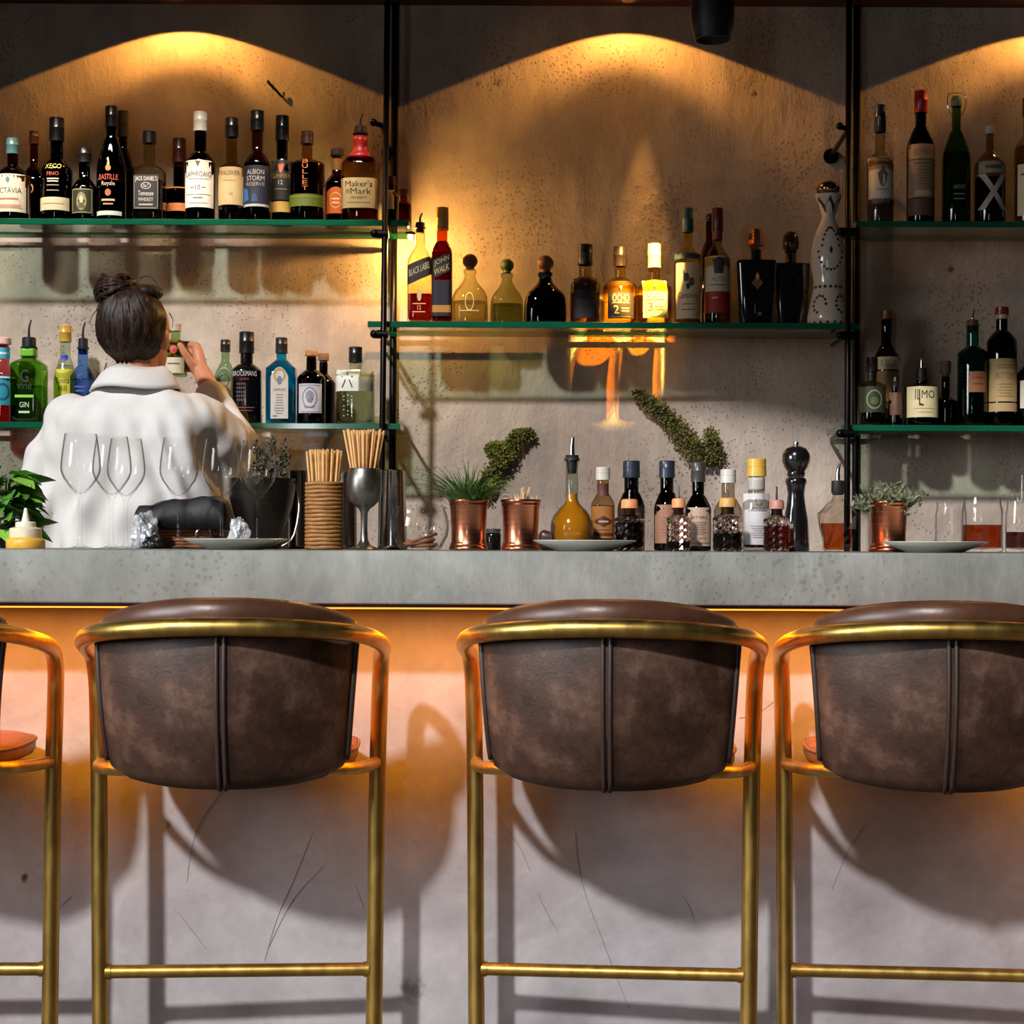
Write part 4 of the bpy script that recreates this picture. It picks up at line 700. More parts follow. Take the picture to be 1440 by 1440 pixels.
lat('pot', [(0, 0), (0.04, 0), (0.046, 0.03), (0.048, 0.05), (0.046, 0.05), (0.042, 0.02), (0, 0.018)], mat('dark_pot', (46, 40, 34), 0.6), t)
L1 = leaf_mesh(LEAFM, 0.082, 0.026); L2 = leaf_mesh(LEAF2, 0.062, 0.021)
rnd = random.Random(5)
for i in range(105):
    a = rnd.uniform(0, 2 * PI); h = rnd.uniform(0.03, 0.165); r = rnd.uniform(0.008, 0.046) * (1 - 0.25 * (h / 0.16))
    o = bpy.data.objects.new('leaf', L1 if rnd.random() < 0.65 else L2); COL.objects.link(o); o.parent = t; o.location = (r * math.cos(a), r * math.sin(a) * 0.8, h); o.rotation_euler = (rnd.uniform(-0.6, 0.6), rnd.uniform(-0.5, 0.5), a + rnd.uniform(-0.5, 0.5))
g = Geo()
for i in range(9):
    a = rnd.uniform(0, 2 * PI); v, f = tube([(0.01 * math.cos(a), 0.01 * math.sin(a), 0.02), (0.03 * math.cos(a), 0.03 * math.sin(a), 0.15)], 0.002, 6); g.add(v, f)
g.obj('stems', STEM, t)
# metal pot with dried herbs
p = at(368, 768, 3.90); Y = 3.90; s = Y / F; t = thing('metal_pot', 'dark round bellied metal pot holding dried herb stems', 'pot', (p.x, Y, K))
lat('body', sc([(0, 0), (24, 0), (27, 3), (27, 10), (31, 24), (38, 44), (44, 66), (47, 88), (47, 99), (45.6, 99), (45, 88), (41, 66), (0, 20)], s), brushed('dark_pewter', (72, 66, 60), 0.32, 0.9), t, 36)
g = Geo(); v, f = tube(catmull([(47 * s, -0.01, 96 * s), (54 * s, -0.02, 60 * s), (46 * s, -0.02, 18 * s), (30 * s, -0.02, 4 * s)], 5), 0.0018, 8); g.add(v, f); g.obj('handle', STEEL, t)
DRY = mat('dried_herb', (92, 84, 66), 0.8, var=0.4, scale=40)
g = Geo(); rnd = random.Random(11)
for i in range(26):
    a = rnd.uniform(-0.035, 0.055); b = rnd.uniform(-0.03, 0.03); h = rnd.uniform(0.16, 0.245); q = Vector((a * 0.5, b * 0.5, 0.09)); e = Vector((a + 0.012, b, h))
    v, f = tube([q, e], 0.0008, 5); g.add(v, f)
    for k in range(44):
        u = rnd.uniform(0.25, 1.0); c = q.lerp(e, u); d = Vector((rnd.uniform(-1, 1), rnd.uniform(-1, 1), rnd.uniform(0.1, 1.0))).normalized() * rnd.uniform(0.008, 0.015); sd = d.cross(Vector((rnd.uniform(-1, 1), rnd.uniform(-1, 1), 0.3))).normalized() * 0.0034
        g.add([c, c + d * 0.5 + sd, c + d, c + d * 0.5 - sd], [(0, 1, 2, 3)])
o = g.obj('dried_herbs', DRY, t, smooth=False); o['kind'] = 'stuff'
# crumpled film, black cloth over a wicker basket
def crumple(px, py, Y, wpx, hpx, dpt, label, seed, m, name='plastic_bag'):
    b = at(px, py, Y); sx, sz = wpx / 2 * Y / F, hpx * Y / F; bm = bmesh.new(); bmesh.ops.create_icosphere(bm, subdivisions=4, radius=1.0)
    for v_ in bm.verts:
        n_ = v_.co.copy(); q = noise.noise(n_ * 1.6 + Vector((seed, 0, 0))) * 0.3 + abs(noise.noise(n_ * 2.6 + Vector((0, seed, 0)))) * 0.35
        v_.co = n_ * (0.8 + q); v_.co = Vector((v_.co.x * sx, v_.co.y * dpt, max(0, (v_.co.z + 0.75) * sz / 1.75)))
    me = bpy.data.meshes.new(name); bm.to_mesh(me); bm.free(); me.materials.append(m); o = bpy.data.objects.new(name, me); COL.objects.link(o); o.location = (b.x, Y, K); return tag(o, label, 'bag')
FILM = mat('silver_film', (206, 210, 216), 0.2, 0.25, var=0.1, scale=12)
crumple(203, 770, 3.80, 46, 52, 0.03, 'crumpled silvery film bag beside the wicker basket', 3.1, FILM, 'film_bag')
crumple(336, 770, 3.775, 34, 46, 0.025, 'small crumpled silvery film left of the metal pot', 8.3, FILM, 'film_bag')
crumple(216, 770, 3.745, 30, 20, 0.016, 'small black crumpled bag end in front of the silvery film', 5.7, mat('black_film', (26, 26, 28), 0.3), 'black_bag')
p = at(266, 770, 3.90); Y = 3.90; s = Y / F; t = thing('wicker_basket', 'low reddish wicker basket under a black cloth', 'basket', (p.x, Y, K))
WK = mat('reddish_wicker', (150, 92, 56), 0.6, var=0.35, scale=90)
g = Geo()
for j in range(6):
    P = []
    for i in range(49):
        a = 2 * PI * i / 48; w_ = 0.0016 * math.sin(i * PI + j * PI) * 1.0 + 0.0016 * math.cos(12 * a + j * PI); P.append(Vector(((43 * s + w_) * sgp(math.cos(a), 0.5), (0.045 + w_) * sgp(math.sin(a), 0.5), 0.005 + j * 0.0068)))
    v, f = tube(P, 0.0036, 8, False); g.add(v, f)
v, f = rbox(-41 * s, 41 * s, -0.042, 0.042, 0.0, 0.004, 0.001); g.add(v, f); g.obj('weave', WK, t)
g = Geo(); v, f = tube(catmull([(14 * s, -0.052, 0.016), (17 * s, -0.056, 0.036), (26 * s, -0.058, 0.052), (34 * s, -0.056, 0.045), (37 * s, -0.053, 0.012)], 6), 0.0026, 8); g.add(v, f); g.obj('ring_handle', STEEL, t)
bm = bmesh.new(); bmesh.ops.create_grid(bm, x_segments=36, y_segments=20, size=1.0)
for v_ in bm.verts:
    x, y = v_.co.x, v_.co.y; ex = max(0, abs(x) - 0.90) / 0.10; ey = max(0, abs(y) - 0.7) / 0.3
    ed = max(ex, ey); z = 0.104 + 0.006 * x + 0.007 * noise.noise(Vector((x * 2, y * 2, 1.0))) - 0.030 * ed ** 1.5 * (1 + 0.4 * noise.noise(Vector((x * 4, y * 4, 0))))
    if x < -0.15: z -= 0.020 * (-x - 0.15)
    if x > 0.72: z -= 0.05 * (x - 0.72)
    v_.co = Vector((x * (0.102 if x < 0 else 0.098) - 0.004, y * 0.07, z - 0.042 + 0.002 * math.sin(x * 9 + y * 4)))
r_ = bmesh.ops.extrude_face_region(bm, geom=list(bm.faces))
for e_ in r_['geom']:
    if isinstance(e_, bmesh.types.BMVert): e_.co.z = 0.0 + (e_.co.z - 0.058) * 0.15
bmesh.ops.recalc_face_normals(bm, faces=bm.faces)
me = bpy.data.meshes.new('black_cloth'); bm.to_mesh(me); bm.free(); me.materials.append(mat('black_cloth', (24, 24, 28), 0.6, bump=0.2, scale=200)); me.polygons.foreach_set('use_smooth', [True] * len(me.polygons))
o = bpy.data.objects.new('black_cloth', me); COL.objects.link(o); o.location = (at(262, 770, 3.90).x, 3.90, K + 0.046); tag(o, 'folded black cloth lying on the wicker basket', 'cloth')
# steel tins
def tin(px, top, wt, wb, Y, label, m, name='shaker_tin'):
    p = at(px, 768, Y); h = at(px, top, Y).z - K; s = Y / F; rt, rb = wt / 2 * s, wb / 2 * s
    t = thing(name, label, 'shaker', (p.x, Y, K)); lat('body', [(0, 0), (rb * 0.96, 0), (rb, 0.002), (rb * 0.99, 0.01), (rt, h - 0.003), (rt + 0.0007, h - 0.0015), (rt, h), (rt * 0.95, h - 0.0005), (0, h - 0.004)], m, t, 36); return t
DSTEEL = brushed('dark_steel', (120, 110, 100), 0.22, 1.0)
tin(419, 662, 27, 27, 3.99, 'dark steel cylinder between the metal pot and the straw holder', DSTEEL)
tin(486, 664, 30, 32, 3.90, 'dark steel tin standing behind the goblet of straws', DSTEEL)
tin(552, 661, 34, 42, 3.80, 'tall polished steel shaker right of the goblet', brushed('bright_steel', (176, 170, 162), 0.16, 1.0))
# straws
STRAW = mat('pale_reed_straw', (206, 158, 98), 0.55, var=0.15, scale=50)
def straws(cx, Y, zb, r0, r1, z1, n, label, grp, seed):
    rnd = random.Random(seed); base = None
    for i in range(n):
        a = i * 2.39996; q = math.sqrt((i + 0.5) / n); d0 = Vector((r0 * q * math.cos(a), r0 * q * math.sin(a), zb)); zt = z1 + rnd.uniform(-0.0035, 0.0015); d1 = Vector((r1 * q * math.cos(a), r1 * q * math.sin(a) * 0.85, zt))
        v, f = tube([d0, d1], 0.0023, 8); o = mesh('straw', v, f, STRAW); o.location = (cx, Y, 0); tag(o, label, 'straw', grp)
# coiled reed holder
p = at(456, 768, 3.66); Y = 3.66; s = Y / F; t = thing('straw_holder', 'cylinder holder wound with brown reed rings, full of straws', 'holder', (p.x, Y, K)); RD = mat('brown_reed', (150, 104, 54), 0.55, var=0.3, scale=60)
lat('cup', sc([(0, 0), (24, 0), (24.5, 1), (24.5, 94), (22, 94), (22, 6), (0, 5)], s), RD, t, 32)
for j in range(17):
    P = [Vector((25.0 * s * math.cos(2 * PI * i / 36), 25.0 * s * math.sin(2 * PI * i / 36), (3 + j * 5.6) * s + 0.0006 * math.sin(i * 0.7 + j))) for i in range(37)]
    v, f = tube(P, 2.85 * s, 8, False); mesh('reed_ring', v, f, RD, t)
straws(p.x, Y, K + 0.012, 0.019, 0.0375, at(456, 633, Y).z, 40, 'brown drinking straw standing in the reed wound holder', 'straws in the reed holder', 3)
# pewter goblet with straws
p = at(512, 768, 3.62); Y = 3.62; s = Y / F; t = thing('goblet', 'pewter goblet on a tall stem holding straws', 'goblet', (p.x, Y, K))
lat('body', sc([(0, 0), (22, 0), (22.5, 1.2), (18, 3), (9, 7), (5.5, 14), (4.5, 30), (5, 52), (8, 58), (14, 62), (21, 69), (25, 82), (25, 96), (22.5, 113), (21.5, 114.5), (21, 113), (23.6, 96), (23, 82), (17, 70), (0, 64)], s), mat('aged_pewter', (120, 118, 112), 0.36, 0.95, var=0.3, scale=40), t, 36)
straws(p.x, Y, K + 66 * s, 0.0145, 0.044, at(512, 605, Y).z, 42, 'pale drinking straw fanned out in the pewter goblet', 'straws in the goblet', 5)
# glass bowl with cinnamon sticks
p = at(591, 768, 3.68); Y = 3.68; s = Y / F; t = thing('glass_bowl', 'round open glass bowl holding cinnamon sticks', 'bowl', (p.x, Y, K))
lat('bowl', sc([(0, 0), (24, 0), (30, 3), (39, 20), (41, 34), (38, 50), (35, 58), (36.5, 60.5), (35.5, 61), (33.6, 58), (36.5, 49), (39.4, 34), (37.4, 20.5), (29, 5.5), (24, 3.2), (0, 3)], s), CRYS, t, 40, ang=70)
CIN = mat('cinnamon_bark', (122, 70, 40), 0.7, var=0.35, scale=80)
for i, (a, b, c, d) in enumerate([(-0.034, 0.012, 0.034, 0.034), (-0.028, 0.009, 0.03, 0.022), (-0.02, 0.007, 0.036, 0.012), (0.03, 0.008, -0.03, 0.02), (0.025, 0.016, -0.03, 0.012)]):
    y0, y1 = (-0.012 + 0.007 * i), (0.012 - 0.006 * i); v, f = tube([(a, y0, b), (c, y1, d)], 0.0032, 9); o = mesh('cinnamon_stick', v, f, CIN); o.location = (p.x, Y, K); tag(o, 'brown cinnamon stick lying in the glass bowl', 'cinnamon stick', 'cinnamon sticks in the bowl')
# copper cups
COP = brushed('brushed_copper', (206, 132, 98), 0.24, 1.0)
def copper(px, Y, label):
    p = at(px, 768, Y); s = Y / F; t = thing('copper_cup', label, 'cup', (p.x, Y, K))
    lat('body', sc([(0, 0), (26, 0), (27.5, 1), (27.5, 4), (25.5, 6.5), (26.2, 8), (25.2, 10), (24.2, 12), (24.6, 30), (26.4, 62), (27.8, 64), (26.8, 66), (28.4, 68), (28.8, 70.5), (28, 71.5), (26.4, 70), (25, 40), (0, 38)], s), COP, t, 40, ang=60); return t, s
def blades(t, n, lmin, lmax, spread, seed, colr, z0=0.098):
    g = Geo(); rnd = random.Random(seed)
    for i in range(n):
        a = rnd.uniform(0, 2 * PI); q = math.sqrt(rnd.random()); b = Vector((0.030 * q * math.cos(a), 0.030 * q * math.sin(a), z0 - 0.012)); L_ = rnd.uniform(lmin, lmax); out = Vector((math.cos(a), math.sin(a), 0)) * (0.25 + 0.9 * q) + Vector((rnd.uniform(-0.35, 0.35), rnd.uniform(-0.35, 0.35), 0)); wv = rnd.uniform(0.0011, 0.0019); V = []
        sd = Vector((-out.y, out.x, 0)).normalized() if out.length > 0.05 else Vector((1, 0, 0))
        sd = (sd + Vector((0.5, 0, 0))).normalized()
        for k in range(5):
            u = k / 4; p_ = b + out * (L_ * 0.75 * u ** 1.4) + Vector((0, 0, L_ * (u - 0.62 * q * u * u))); w_ = wv * (1 - u ** 2.5) + 0.0002; V += [p_ - sd * w_, p_ + sd * w_ + Vector((0, 0, 0.0004))]
        g.add(V, [(2 * k, 2 * k + 1, 2 * k + 3, 2 * k + 2) for k in range(4)])
    o = g.obj('grassy_foliage', mat('blade_%d_%d_%d' % colr, colr, 0.5, var=0.6, scale=55), t, smooth=False); o['kind'] = 'stuff'
def sprigs(t, s, n, hmin, hmax, spread, seed, colr, name='herb_foliage', wid=0.0016, z0=0.066, lean=0.0):
    g = Geo(); rnd = random.Random(seed)
    for i in range(n):
        a = rnd.uniform(0, 2 * PI); q = math.sqrt(rnd.random()); b = Vector((0.026 * q * math.cos(a), 0.026 * q * math.sin(a), z0)); h = rnd.uniform(hmin, hmax); e = b + Vector((math.cos(a) * spread * q + lean + rnd.uniform(-0.01, 0.01), math.sin(a) * spread * q * 0.7, h * (1.1 - 0.5 * q)))
        m_ = b.lerp(e, 0.5) + Vector((0, 0, h * 0.18))
        P = catmull([b, m_, e], 3); v, f = tube(P, 0.0007, 5); g.add(v, f)
        for k in range(11):
            u = rnd.uniform(0.25, 1.0); c = P[min(len(P) - 1, int(u * (len(P) - 1)))] ; d = Vector((rnd.uniform(-1, 1), rnd.uniform(-1, 1), rnd.uniform(0.0, 1.3))).normalized() * rnd.uniform(0.012, 0.024); sd = d.cross(Vector((rnd.uniform(-1, 1), 0.6, rnd.uniform(-1, 1)))).normalized() * wid
            g.add([c, c + d * 0.45 + sd, c + d, c + d * 0.45 - sd], [(0, 1, 2, 3)])
    o = g.obj(name, mat('herb_%d_%d_%d' % colr, colr, 0.6, var=0.45, scale=45), t, smooth=False); o['kind'] = 'stuff'
t, s = copper(659, 3.66, 'copper cup planted with bushy green rosemary'); blades(t, 340, 0.050, 0.125, 0.056, 4, (84, 118, 58))
t, s = copper(732, 3.66, 'copper cup filled with wooden cocktail picks')
rnd = random.Random(9)
PK = mat('pale_wood_pick', (222, 176, 128), 0.6)
for i in range(34):
    a = rnd.uniform(0, 2 * PI); q = math.sqrt(rnd.random()) * 0.030; v, f = tube([(q * 0.8 * math.cos(a), q * 0.8 * math.sin(a), 0.056), (q * math.cos(a) * 1.12, q * math.sin(a) * 1.1, 0.105 + rnd.uniform(0.004, 0.022) * (1.3 if math.cos(a) > 0.1 else 0.6))], 0.0009, 6); o = mesh('cocktail_pick', v, f, PK); o.location = t.location; tag(o, 'thin pale wooden cocktail pick standing in the copper cup', 'cocktail pick', 'cocktail picks in the copper cup')
t, s = copper(1249, 3.70, 'copper cup with pale feathery herb at the right'); sprigs(t, s, 60, 0.04, 0.088, 0.058, 8, (118, 122, 94), wid=0.0028)
# moss on two branches fixed to the wall
def moss(name, pts, label, seed, col, Y=WY):
    rnd = random.Random(seed); P = catmull([at(x, y, Y - d) for x, y, d, r in pts], 6); R = []
    for i in range(len(pts) - 1):
        for j in range(6): R.append(pts[i][3] + (pts[i + 1][3] - pts[i][3]) * j / 6)
    R.append(pts[-1][3]); t = thing(name, label, 'moss', P[0]); g = Geo(); o0 = P[0]
    v, f = tube([q - o0 for q in P], 0.006, 8); mesh('branch', v, f, mat('dark_bark', (50, 40, 28), 0.8), t)
    for i, q in enumerate(P):
        for k in range(95):
            d = Vector((rnd.gauss(0, 1), rnd.gauss(0, 1) * 0.8, rnd.gauss(0, 1))); d = d.normalized(); rr = R[i] * rnd.uniform(0.35, 1.0); c = q - o0 + d * rr + Vector((rnd.uniform(-1, 1), 0, rnd.uniform(-1, 1))) * 0.006
            if c.y + o0.y > WY - 0.003: c.y = WY - 0.003 - o0.y
            e = (d + Vector((rnd.uniform(-.7, .7), rnd.uniform(-.7, .7), rnd.uniform(-.7, .7)))).normalized() * rnd.uniform(0.006, 0.012); sd = e.cross(Vector((rnd.uniform(-1, 1), 0.7, rnd.uniform(-1, 1)))).normalized() * 0.0028
            e.y = min(e.y, WY - 0.002 - o0.y - c.y)
            g.add([c, c + e * 0.5 + sd, c + e, c + e * 0.5 - sd], [(0, 1, 2, 3)])
    o = g.obj('moss_cover', mat('moss_%d_%d_%d' % col, col, 0.85, var=0.5, scale=35), t, smooth=False); o['kind'] = 'stuff'; return t
m1_ = moss('mossy_branch', [(678, 690, 0.03, 0.020), (690, 668, 0.03, 0.022), (703, 648, 0.035, 0.022), (716, 630, 0.03, 0.020), (728, 613, 0.03, 0.018), (745, 610, 0.02, 0.012)], 'mossy twig climbing the wall above the rosemary cup', 2, (98, 100, 34))
m2_ = moss('mossy_branch', [(688, 632, 0.02, 0.010), (700, 630, 0.03, 0.016), (712, 634, 0.03, 0.016)], 'short mossy side twig', 22, (104, 106, 36))
for ch in list(m2_.children): ch.parent = m1_; ch.location = Vector(m2_.location) - Vector(m1_.location)
bpy.data.objects.remove(m2_)
moss('mossy_branch', [(897, 555, 0.02, 0.012), (915, 568, 0.03, 0.020), (935, 583, 0.03, 0.022), (955, 605, 0.035, 0.032), (975, 632, 0.035, 0.036), (1005, 640, 0.03, 0.026), (998, 610, 0.03, 0.018)], 'longer mossy branch on the wall in the golden light', 6, (96, 92, 40))
# small jar between the cups
p = at(693, 768, 3.88); t = thing('small_jar', 'small dark jar between the two left copper cups', 'jar', (p.x, 3.88, K)); lat('body', [(0, 0), (0.016, 0), (0.018, 0.003), (0.018, 0.034), (0.015, 0.038), (0, 0.038)], mat('dark_jar_glass', (30, 32, 28), 0.12, coat=0.8), t); lat('lid', [(0.0, 0.0385), (0.017, 0.0385), (0.0172, 0.046), (0, 0.047)], mat('grey_lid', (120, 122, 116), 0.35, 0.6), t)
p = at(776, 768, 3.92); t = thing('snack_packet', 'dark folded packet lying left of the round oil bottle', 'packet', (p.x, 3.92, K)); v, f = rbox(-0.030, 0.030, -0.03, 0.03, 0, 0.042, 0.012, 3); V2 = [q + Vector((0, 0, -0.012 * max(0, q.x / 0.03) * (q.z / 0.042) + 0.004 * noise.noise(q * 60))) for q in v]; mesh('wrapper', V2, f, mat('dark_red_wrapper', (70, 34, 32), 0.35, var=0.5, scale=25), t)
# round oil bottle
W4 = lambda Y: (K, Y)
def onbar(Y): return (K, Y)
p = at(804, 765, 3.74); Y = 3.74; s = Y / F; t = thing('oil_bottle', 'round bellied bottle of golden oil with long neck and steel spout', 'bottle', (p.x, Y, K))
prof = sc([(0, 0.5), (20, 0), (25, 3), (29.3, 13), (31, 28), (30, 39), (26, 50), (18.5, 59), (11.5, 65), (9, 72), (9, 120), (10.5, 124), (10.5, 126), (8, 126), (7.6, 72), (10, 66), (17.3, 57.8), (24.7, 49), (28.6, 38.5), (29.6, 28), (27.9, 13.5), (24, 4.5), (0, 3)], s)
lat('glass_body', prof, glass('oil_flask', (240, 244, 240), 0.01, 0.6), t, 36, ang=70)
lat('liquid', sc([(0, 3.2), (23.8, 4.8), (27.6, 13.6), (29.2, 28), (28.2, 38.4), (24.3, 48.8), (16.9, 57.4), (9.6, 65.8), (7.2, 72), (7.2, 80), (0, 80)], s), mat('golden_oil', (214, 130, 20), 0.12, var=0.06, coat=0.6, sub=0.35), t, 36, ang=70)
lat('stopper', sc([(0, 108), (6, 108), (7.5, 126), (10.5, 126.2), (11, 128), (10, 130), (9, 131), (9.5, 134), (0, 135)], s), RUB, t)
g = Geo(); spout(g, 134.5 * s, 160 * s, 3.0 * s, 0.002); g.obj('pouring_spout', STEEL, t)
# bitters bottles
gb = 'bitters bottles in a row on the bar'
BIT = dict(name='bitters_bottle', cat='bottle', group=gb)
bottle(848, 657, 33, onbar(3.78), 'small clear necked bitters bottle with brown diamond label', (222, 206, 170), (0.62, 0.78, 0.50), ((150, 90, 40), 0.62), ('screw', (206, 200, 188), 672), [(0.95, 712, 757, (168, 108, 48), [('p', [(-0.95, 0.52), (0, 0.7), (0.95, 0.52), (0, 0.34)], (78, 34, 26)), ('r', 0, 0.52, 0.9, 0.06, (206, 170, 120)), ('r', 0, 0.12, 1.8, 0.1, (96, 48, 30)), ('r', 0, 0.26, 1.2, 0.03, (120, 70, 40))]), (0.5, 680, 698, (84, 44, 30), [])], **BIT)
bottle(888, 648, 39, onbar(3.84), 'brown bitters bottle with navy cap behind the cut glass one', (70, 34, 20), (0.55, 0.78, 0.52), None, ('screw', (40, 46, 62), 668), [(0.9, 712, 765, (60, 34, 26), [('r', 0, 0.8, 1.4, 0.03, (120, 90, 70))])], **BIT)
bottle(938, 648, 36, onbar(3.80), 'brown bitters bottle with navy cap and red arched label', (60, 28, 18), (0.55, 0.78, 0.52), None, ('screw', (40, 46, 62), 668), [(0.95, 710, 764, (150, 104, 80), [('p', [(-1, 0.98), (1, 0.98), (0.9, 0.72), (0, 0.82), (-0.9, 0.72)], (140, 56, 44))] + lines(0.2, 0.66, 7, (110, 76, 60)))], **BIT)
bottle(982, 650, 37, onbar(3.72), 'brown bitters bottle with faded cap and large parchment label', (44, 22, 18), (0.56, 0.78, 0.46), None, ('screw', (64, 60, 58), 674), [(0.96, 714, 768, (184, 156, 134), [('p', [(-0.9, 0.98), (0, 0.86), (0.9, 0.98)], (150, 116, 96)), ('t', 'BITTERS', 0, 0.74, 1.2, 0.07, (90, 62, 52))] + lines(0.3, 0.62, 8, (120, 92, 78)) + [('t', 'AROMATIC', 0, 0.2, 1.1, 0.07, (110, 80, 66)), ('r', 0, 0.08, 1.6, 0.02, (120, 92, 78))])], **BIT)
bottle(1024, 660, 40, onbar(3.86), 'clear bitters bottle with plain glass neck behind cut glass', (216, 206, 190), (0.55, 0.76, 0.46), ((90, 50, 34), 0.4), ('screw', (206, 200, 192), 676), **BIT)
bottle(1064, 645, 38, onbar(3.74), 'white labelled bitters bottle with yellow cap', (216, 212, 206), (0.62, 0.68, 0.60), ((70, 40, 30), 0.5), ('screw', (212, 170, 70), 666), [(0.98, 694, 766, (196, 192, 192), [('ring', 0, 0.84, 0.5, 0.14, 0.3, (110, 108, 108)), ('t', 'ANGUS', 0, 0.70, 1.0, 0.06, (70, 68, 70)), ('r', 0, 0.66, 1.4, 0.012, (90, 88, 88))] + lines(0.14, 0.36, 6, (140, 136, 138)))], neckwrap=((176, 172, 164), 672, 690), **BIT)
# cut glass dashers
def dasher(px, Y, wpx, top, label, liqc, lev, stopc, spout_top=None):
    p = at(px, 770, Y); s = Y / F; R = wpx / 2 * s; htot = at(px, top, Y).z - K; hb = htot * 0.62
    t = thing('dasher_bottle', label, 'dasher bottle', (p.x, Y, K), 0, 'cut glass dasher bottles on the bar')
    n = 24; rows = 9; rs = [[Vector((0, 0, 0.001))]]; rs.append([Vector((R * 0.88 * math.cos(2 * PI * i / n), R * 0.88 * math.sin(2 * PI * i / n), 0)) for i in range(n)])
    for j in range(rows + 1):
        z = 0.004 + (hb - 0.004) * j / rows; rs.append([Vector(((R * (1.0 if (i + j) % 2 else 0.90)) * math.cos(2 * PI * i / n), (R * (1.0 if (i + j) % 2 else 0.90)) * math.sin(2 * PI * i / n), z)) for i in range(n)])
    for r, z in ((0.80, hb + 0.004), (0.5, hb + 0.008), (0.42, hb + 0.014), (0.44, htot * 0.80), (0.5, htot * 0.82)): rs.append([Vector((R * r * math.cos(2 * PI * i / n), R * r * math.sin(2 * PI * i / n), z)) for i in range(n)])
    rs.append([Vector((0, 0, htot * 0.82))]); v, f = rings(rs, False); mesh('cut_glass_body', v, f, crystal('cut_glass', (236, 212, 200), 0.08, 1.3), t, smooth=False)
    lat('liquid', [(0, 0.006), (R * 0.8, 0.006), (R * 0.84, 0.012), (R * 0.84, hb * lev), (0, hb * lev)], glass('liquid_%d_%d_%d' % liqc, liqc, 0.03, 0.6, 0.5), t)
    zt = htot * 0.82; zz = htot if spout_top is None else htot; 
    lat('stopper', [(0, zt - 0.014), (R * 0.36, zt - 0.014), (R * 0.40, zt + 0.0004), (R * 0.58, zt + 0.0006), (R * 0.55, zz - 0.003), (R * 0.45, zz), (0, zz)], mat('stopper_%d_%d_%d' % stopc, stopc, 0.5, var=0.2, scale=90), t)
    if spout_top:
        g = Geo(); zq = at(px, spout_top, Y).z - K; v, f = tube([(0, 0, zz - 0.002), (0, 0, zq)], [0.0026, 0.0016], 8); g.add(v, f); g.obj('dash_spout', STEEL, t)
dasher(885, 3.66, 42, 702, 'brown filled cut glass dasher bottle beside the white plate', (92, 40, 22), 0.9, (216, 140, 84), 690)
dasher(954, 3.66, 34, 701, 'slim cut glass dasher bottle with orange stopper and dash spout', (80, 40, 26), 0.3, (220, 146, 92), 683)
dasher(1023, 3.66, 42, 700, 'broad cut glass dasher bottle with yellow cork and dark liquid', (50, 30, 24), 0.55, (198, 150, 82), 690)
dasher(1092, 3.66, 37, 703, 'pink filled cut glass dasher bottle left of the pepper mill', (170, 90, 80), 0.8, (176, 120, 104), 684)
# pepper mill
p = at(1119, 770, 3.72); Y = 3.72; s = Y / F; t = thing('pepper_mill', 'tall turned black pepper mill among the bitters bottles', 'pepper mill', (p.x, Y, K)); PB = mat('black_lacquer', (20, 17, 18), 0.2, coat=0.8)
lat('body', sc([(0, 0), (18, 0), (19, 2), (18.5, 20), (17, 44), (13, 66), (11.5, 80), (13, 92), (15, 98), (14, 102), (11, 104), (0, 104)], s), PB, t); lat('head', sc([(0, 104.3), (11, 104.3), (13, 108), (12, 112), (16, 118), (19.5, 127), (19, 137), (14, 145), (6, 148), (0, 148.2)], s), PB, t); lat('knob', sc([(0, 148.3), (3, 148.3), (4, 151), (3, 154), (0, 155)], s), STEEL, t)
# faceted decanter
p = at(1178, 770, 3.62); Y = 3.62; s = Y / F; t = thing('decanter', 'small faceted glass decanter with bent steel spout at the right', 'decanter', (p.x, Y, K)); n = 8
def facet(rows): return rings([[Vector((r * s * math.cos(2 * PI * (i + 0.5 * (k % 2)) / n), r * s * math.sin(2 * PI * (i + 0.5 * (k % 2)) / n), z * s)) for i in range(n)] if r else [Vector((0, 0, z * s))] for k, (r, z) in enumerate(rows)], False)
v, f = facet([(0, 0.6), (19, 0), (21, 6), (26, 32), (29, 54), (16, 68), (8, 74), (8, 84), (0, 84)]); mesh('faceted_body', v, f, glass('decanter_glass', (246, 240, 230), 0.01, 0.4), t, smooth=False)
v, f = facet([(0, 3), (17, 3), (19, 7), (23, 31), (24, 40), (0, 40)]); mesh('liquid', v, f, glass('liquid_222_150_64', (222, 150, 64), 0.03, 0.6, 0.5), t, smooth=False)
lat('collar', sc([(0, 80), (7, 80), (9.5, 84.3), (9, 100), (0, 101)], s), RUB, t); g = Geo(); spout(g, 100.5 * s, 125 * s, 2.6 * s, 0.004); g.obj('pouring_spout', STEEL, t)
# right end glassware
def jar(px, top, wpx, Y, label, name, liqc=None, lev=0.4, cat='glass'):
    p = at(px, 770, Y); h = at(px, top, Y).z - K; R = wpx / 2 * Y / F; t = thing(name, label, cat, (p.x, Y, K))
    lat('vessel', [(0, 0), (R * 0.9, 0), (R, 0.004), (R, h * 0.75), (R * 0.92, h * 0.86), (R * 0.9, h), (R * 0.85, h), (R * 0.87, h * 0.86), (R * 0.94, h * 0.75), (R * 0.94, 0.008), (0, 0.006)], CRYS, t, 32, ang=70)
    if liqc: lat('liquid', [(0, 0.009), (R * 0.9, 0.009), (R * 0.92, h * lev), (0, h * lev)], glass('liquid_%d_%d_%d' % liqc, liqc, 0.03, 0.6, 0.4), t)
    return t
jar(1337, 706, 44, 3.84, 'clear glass jar behind the plate at the right', 'glass_jar', None, cat='jar')
jar(1381, 700, 58, 3.80, 'wide glass jar with orange contents near the right edge', 'glass_jar', (206, 126, 74), 0.5, 'jar')
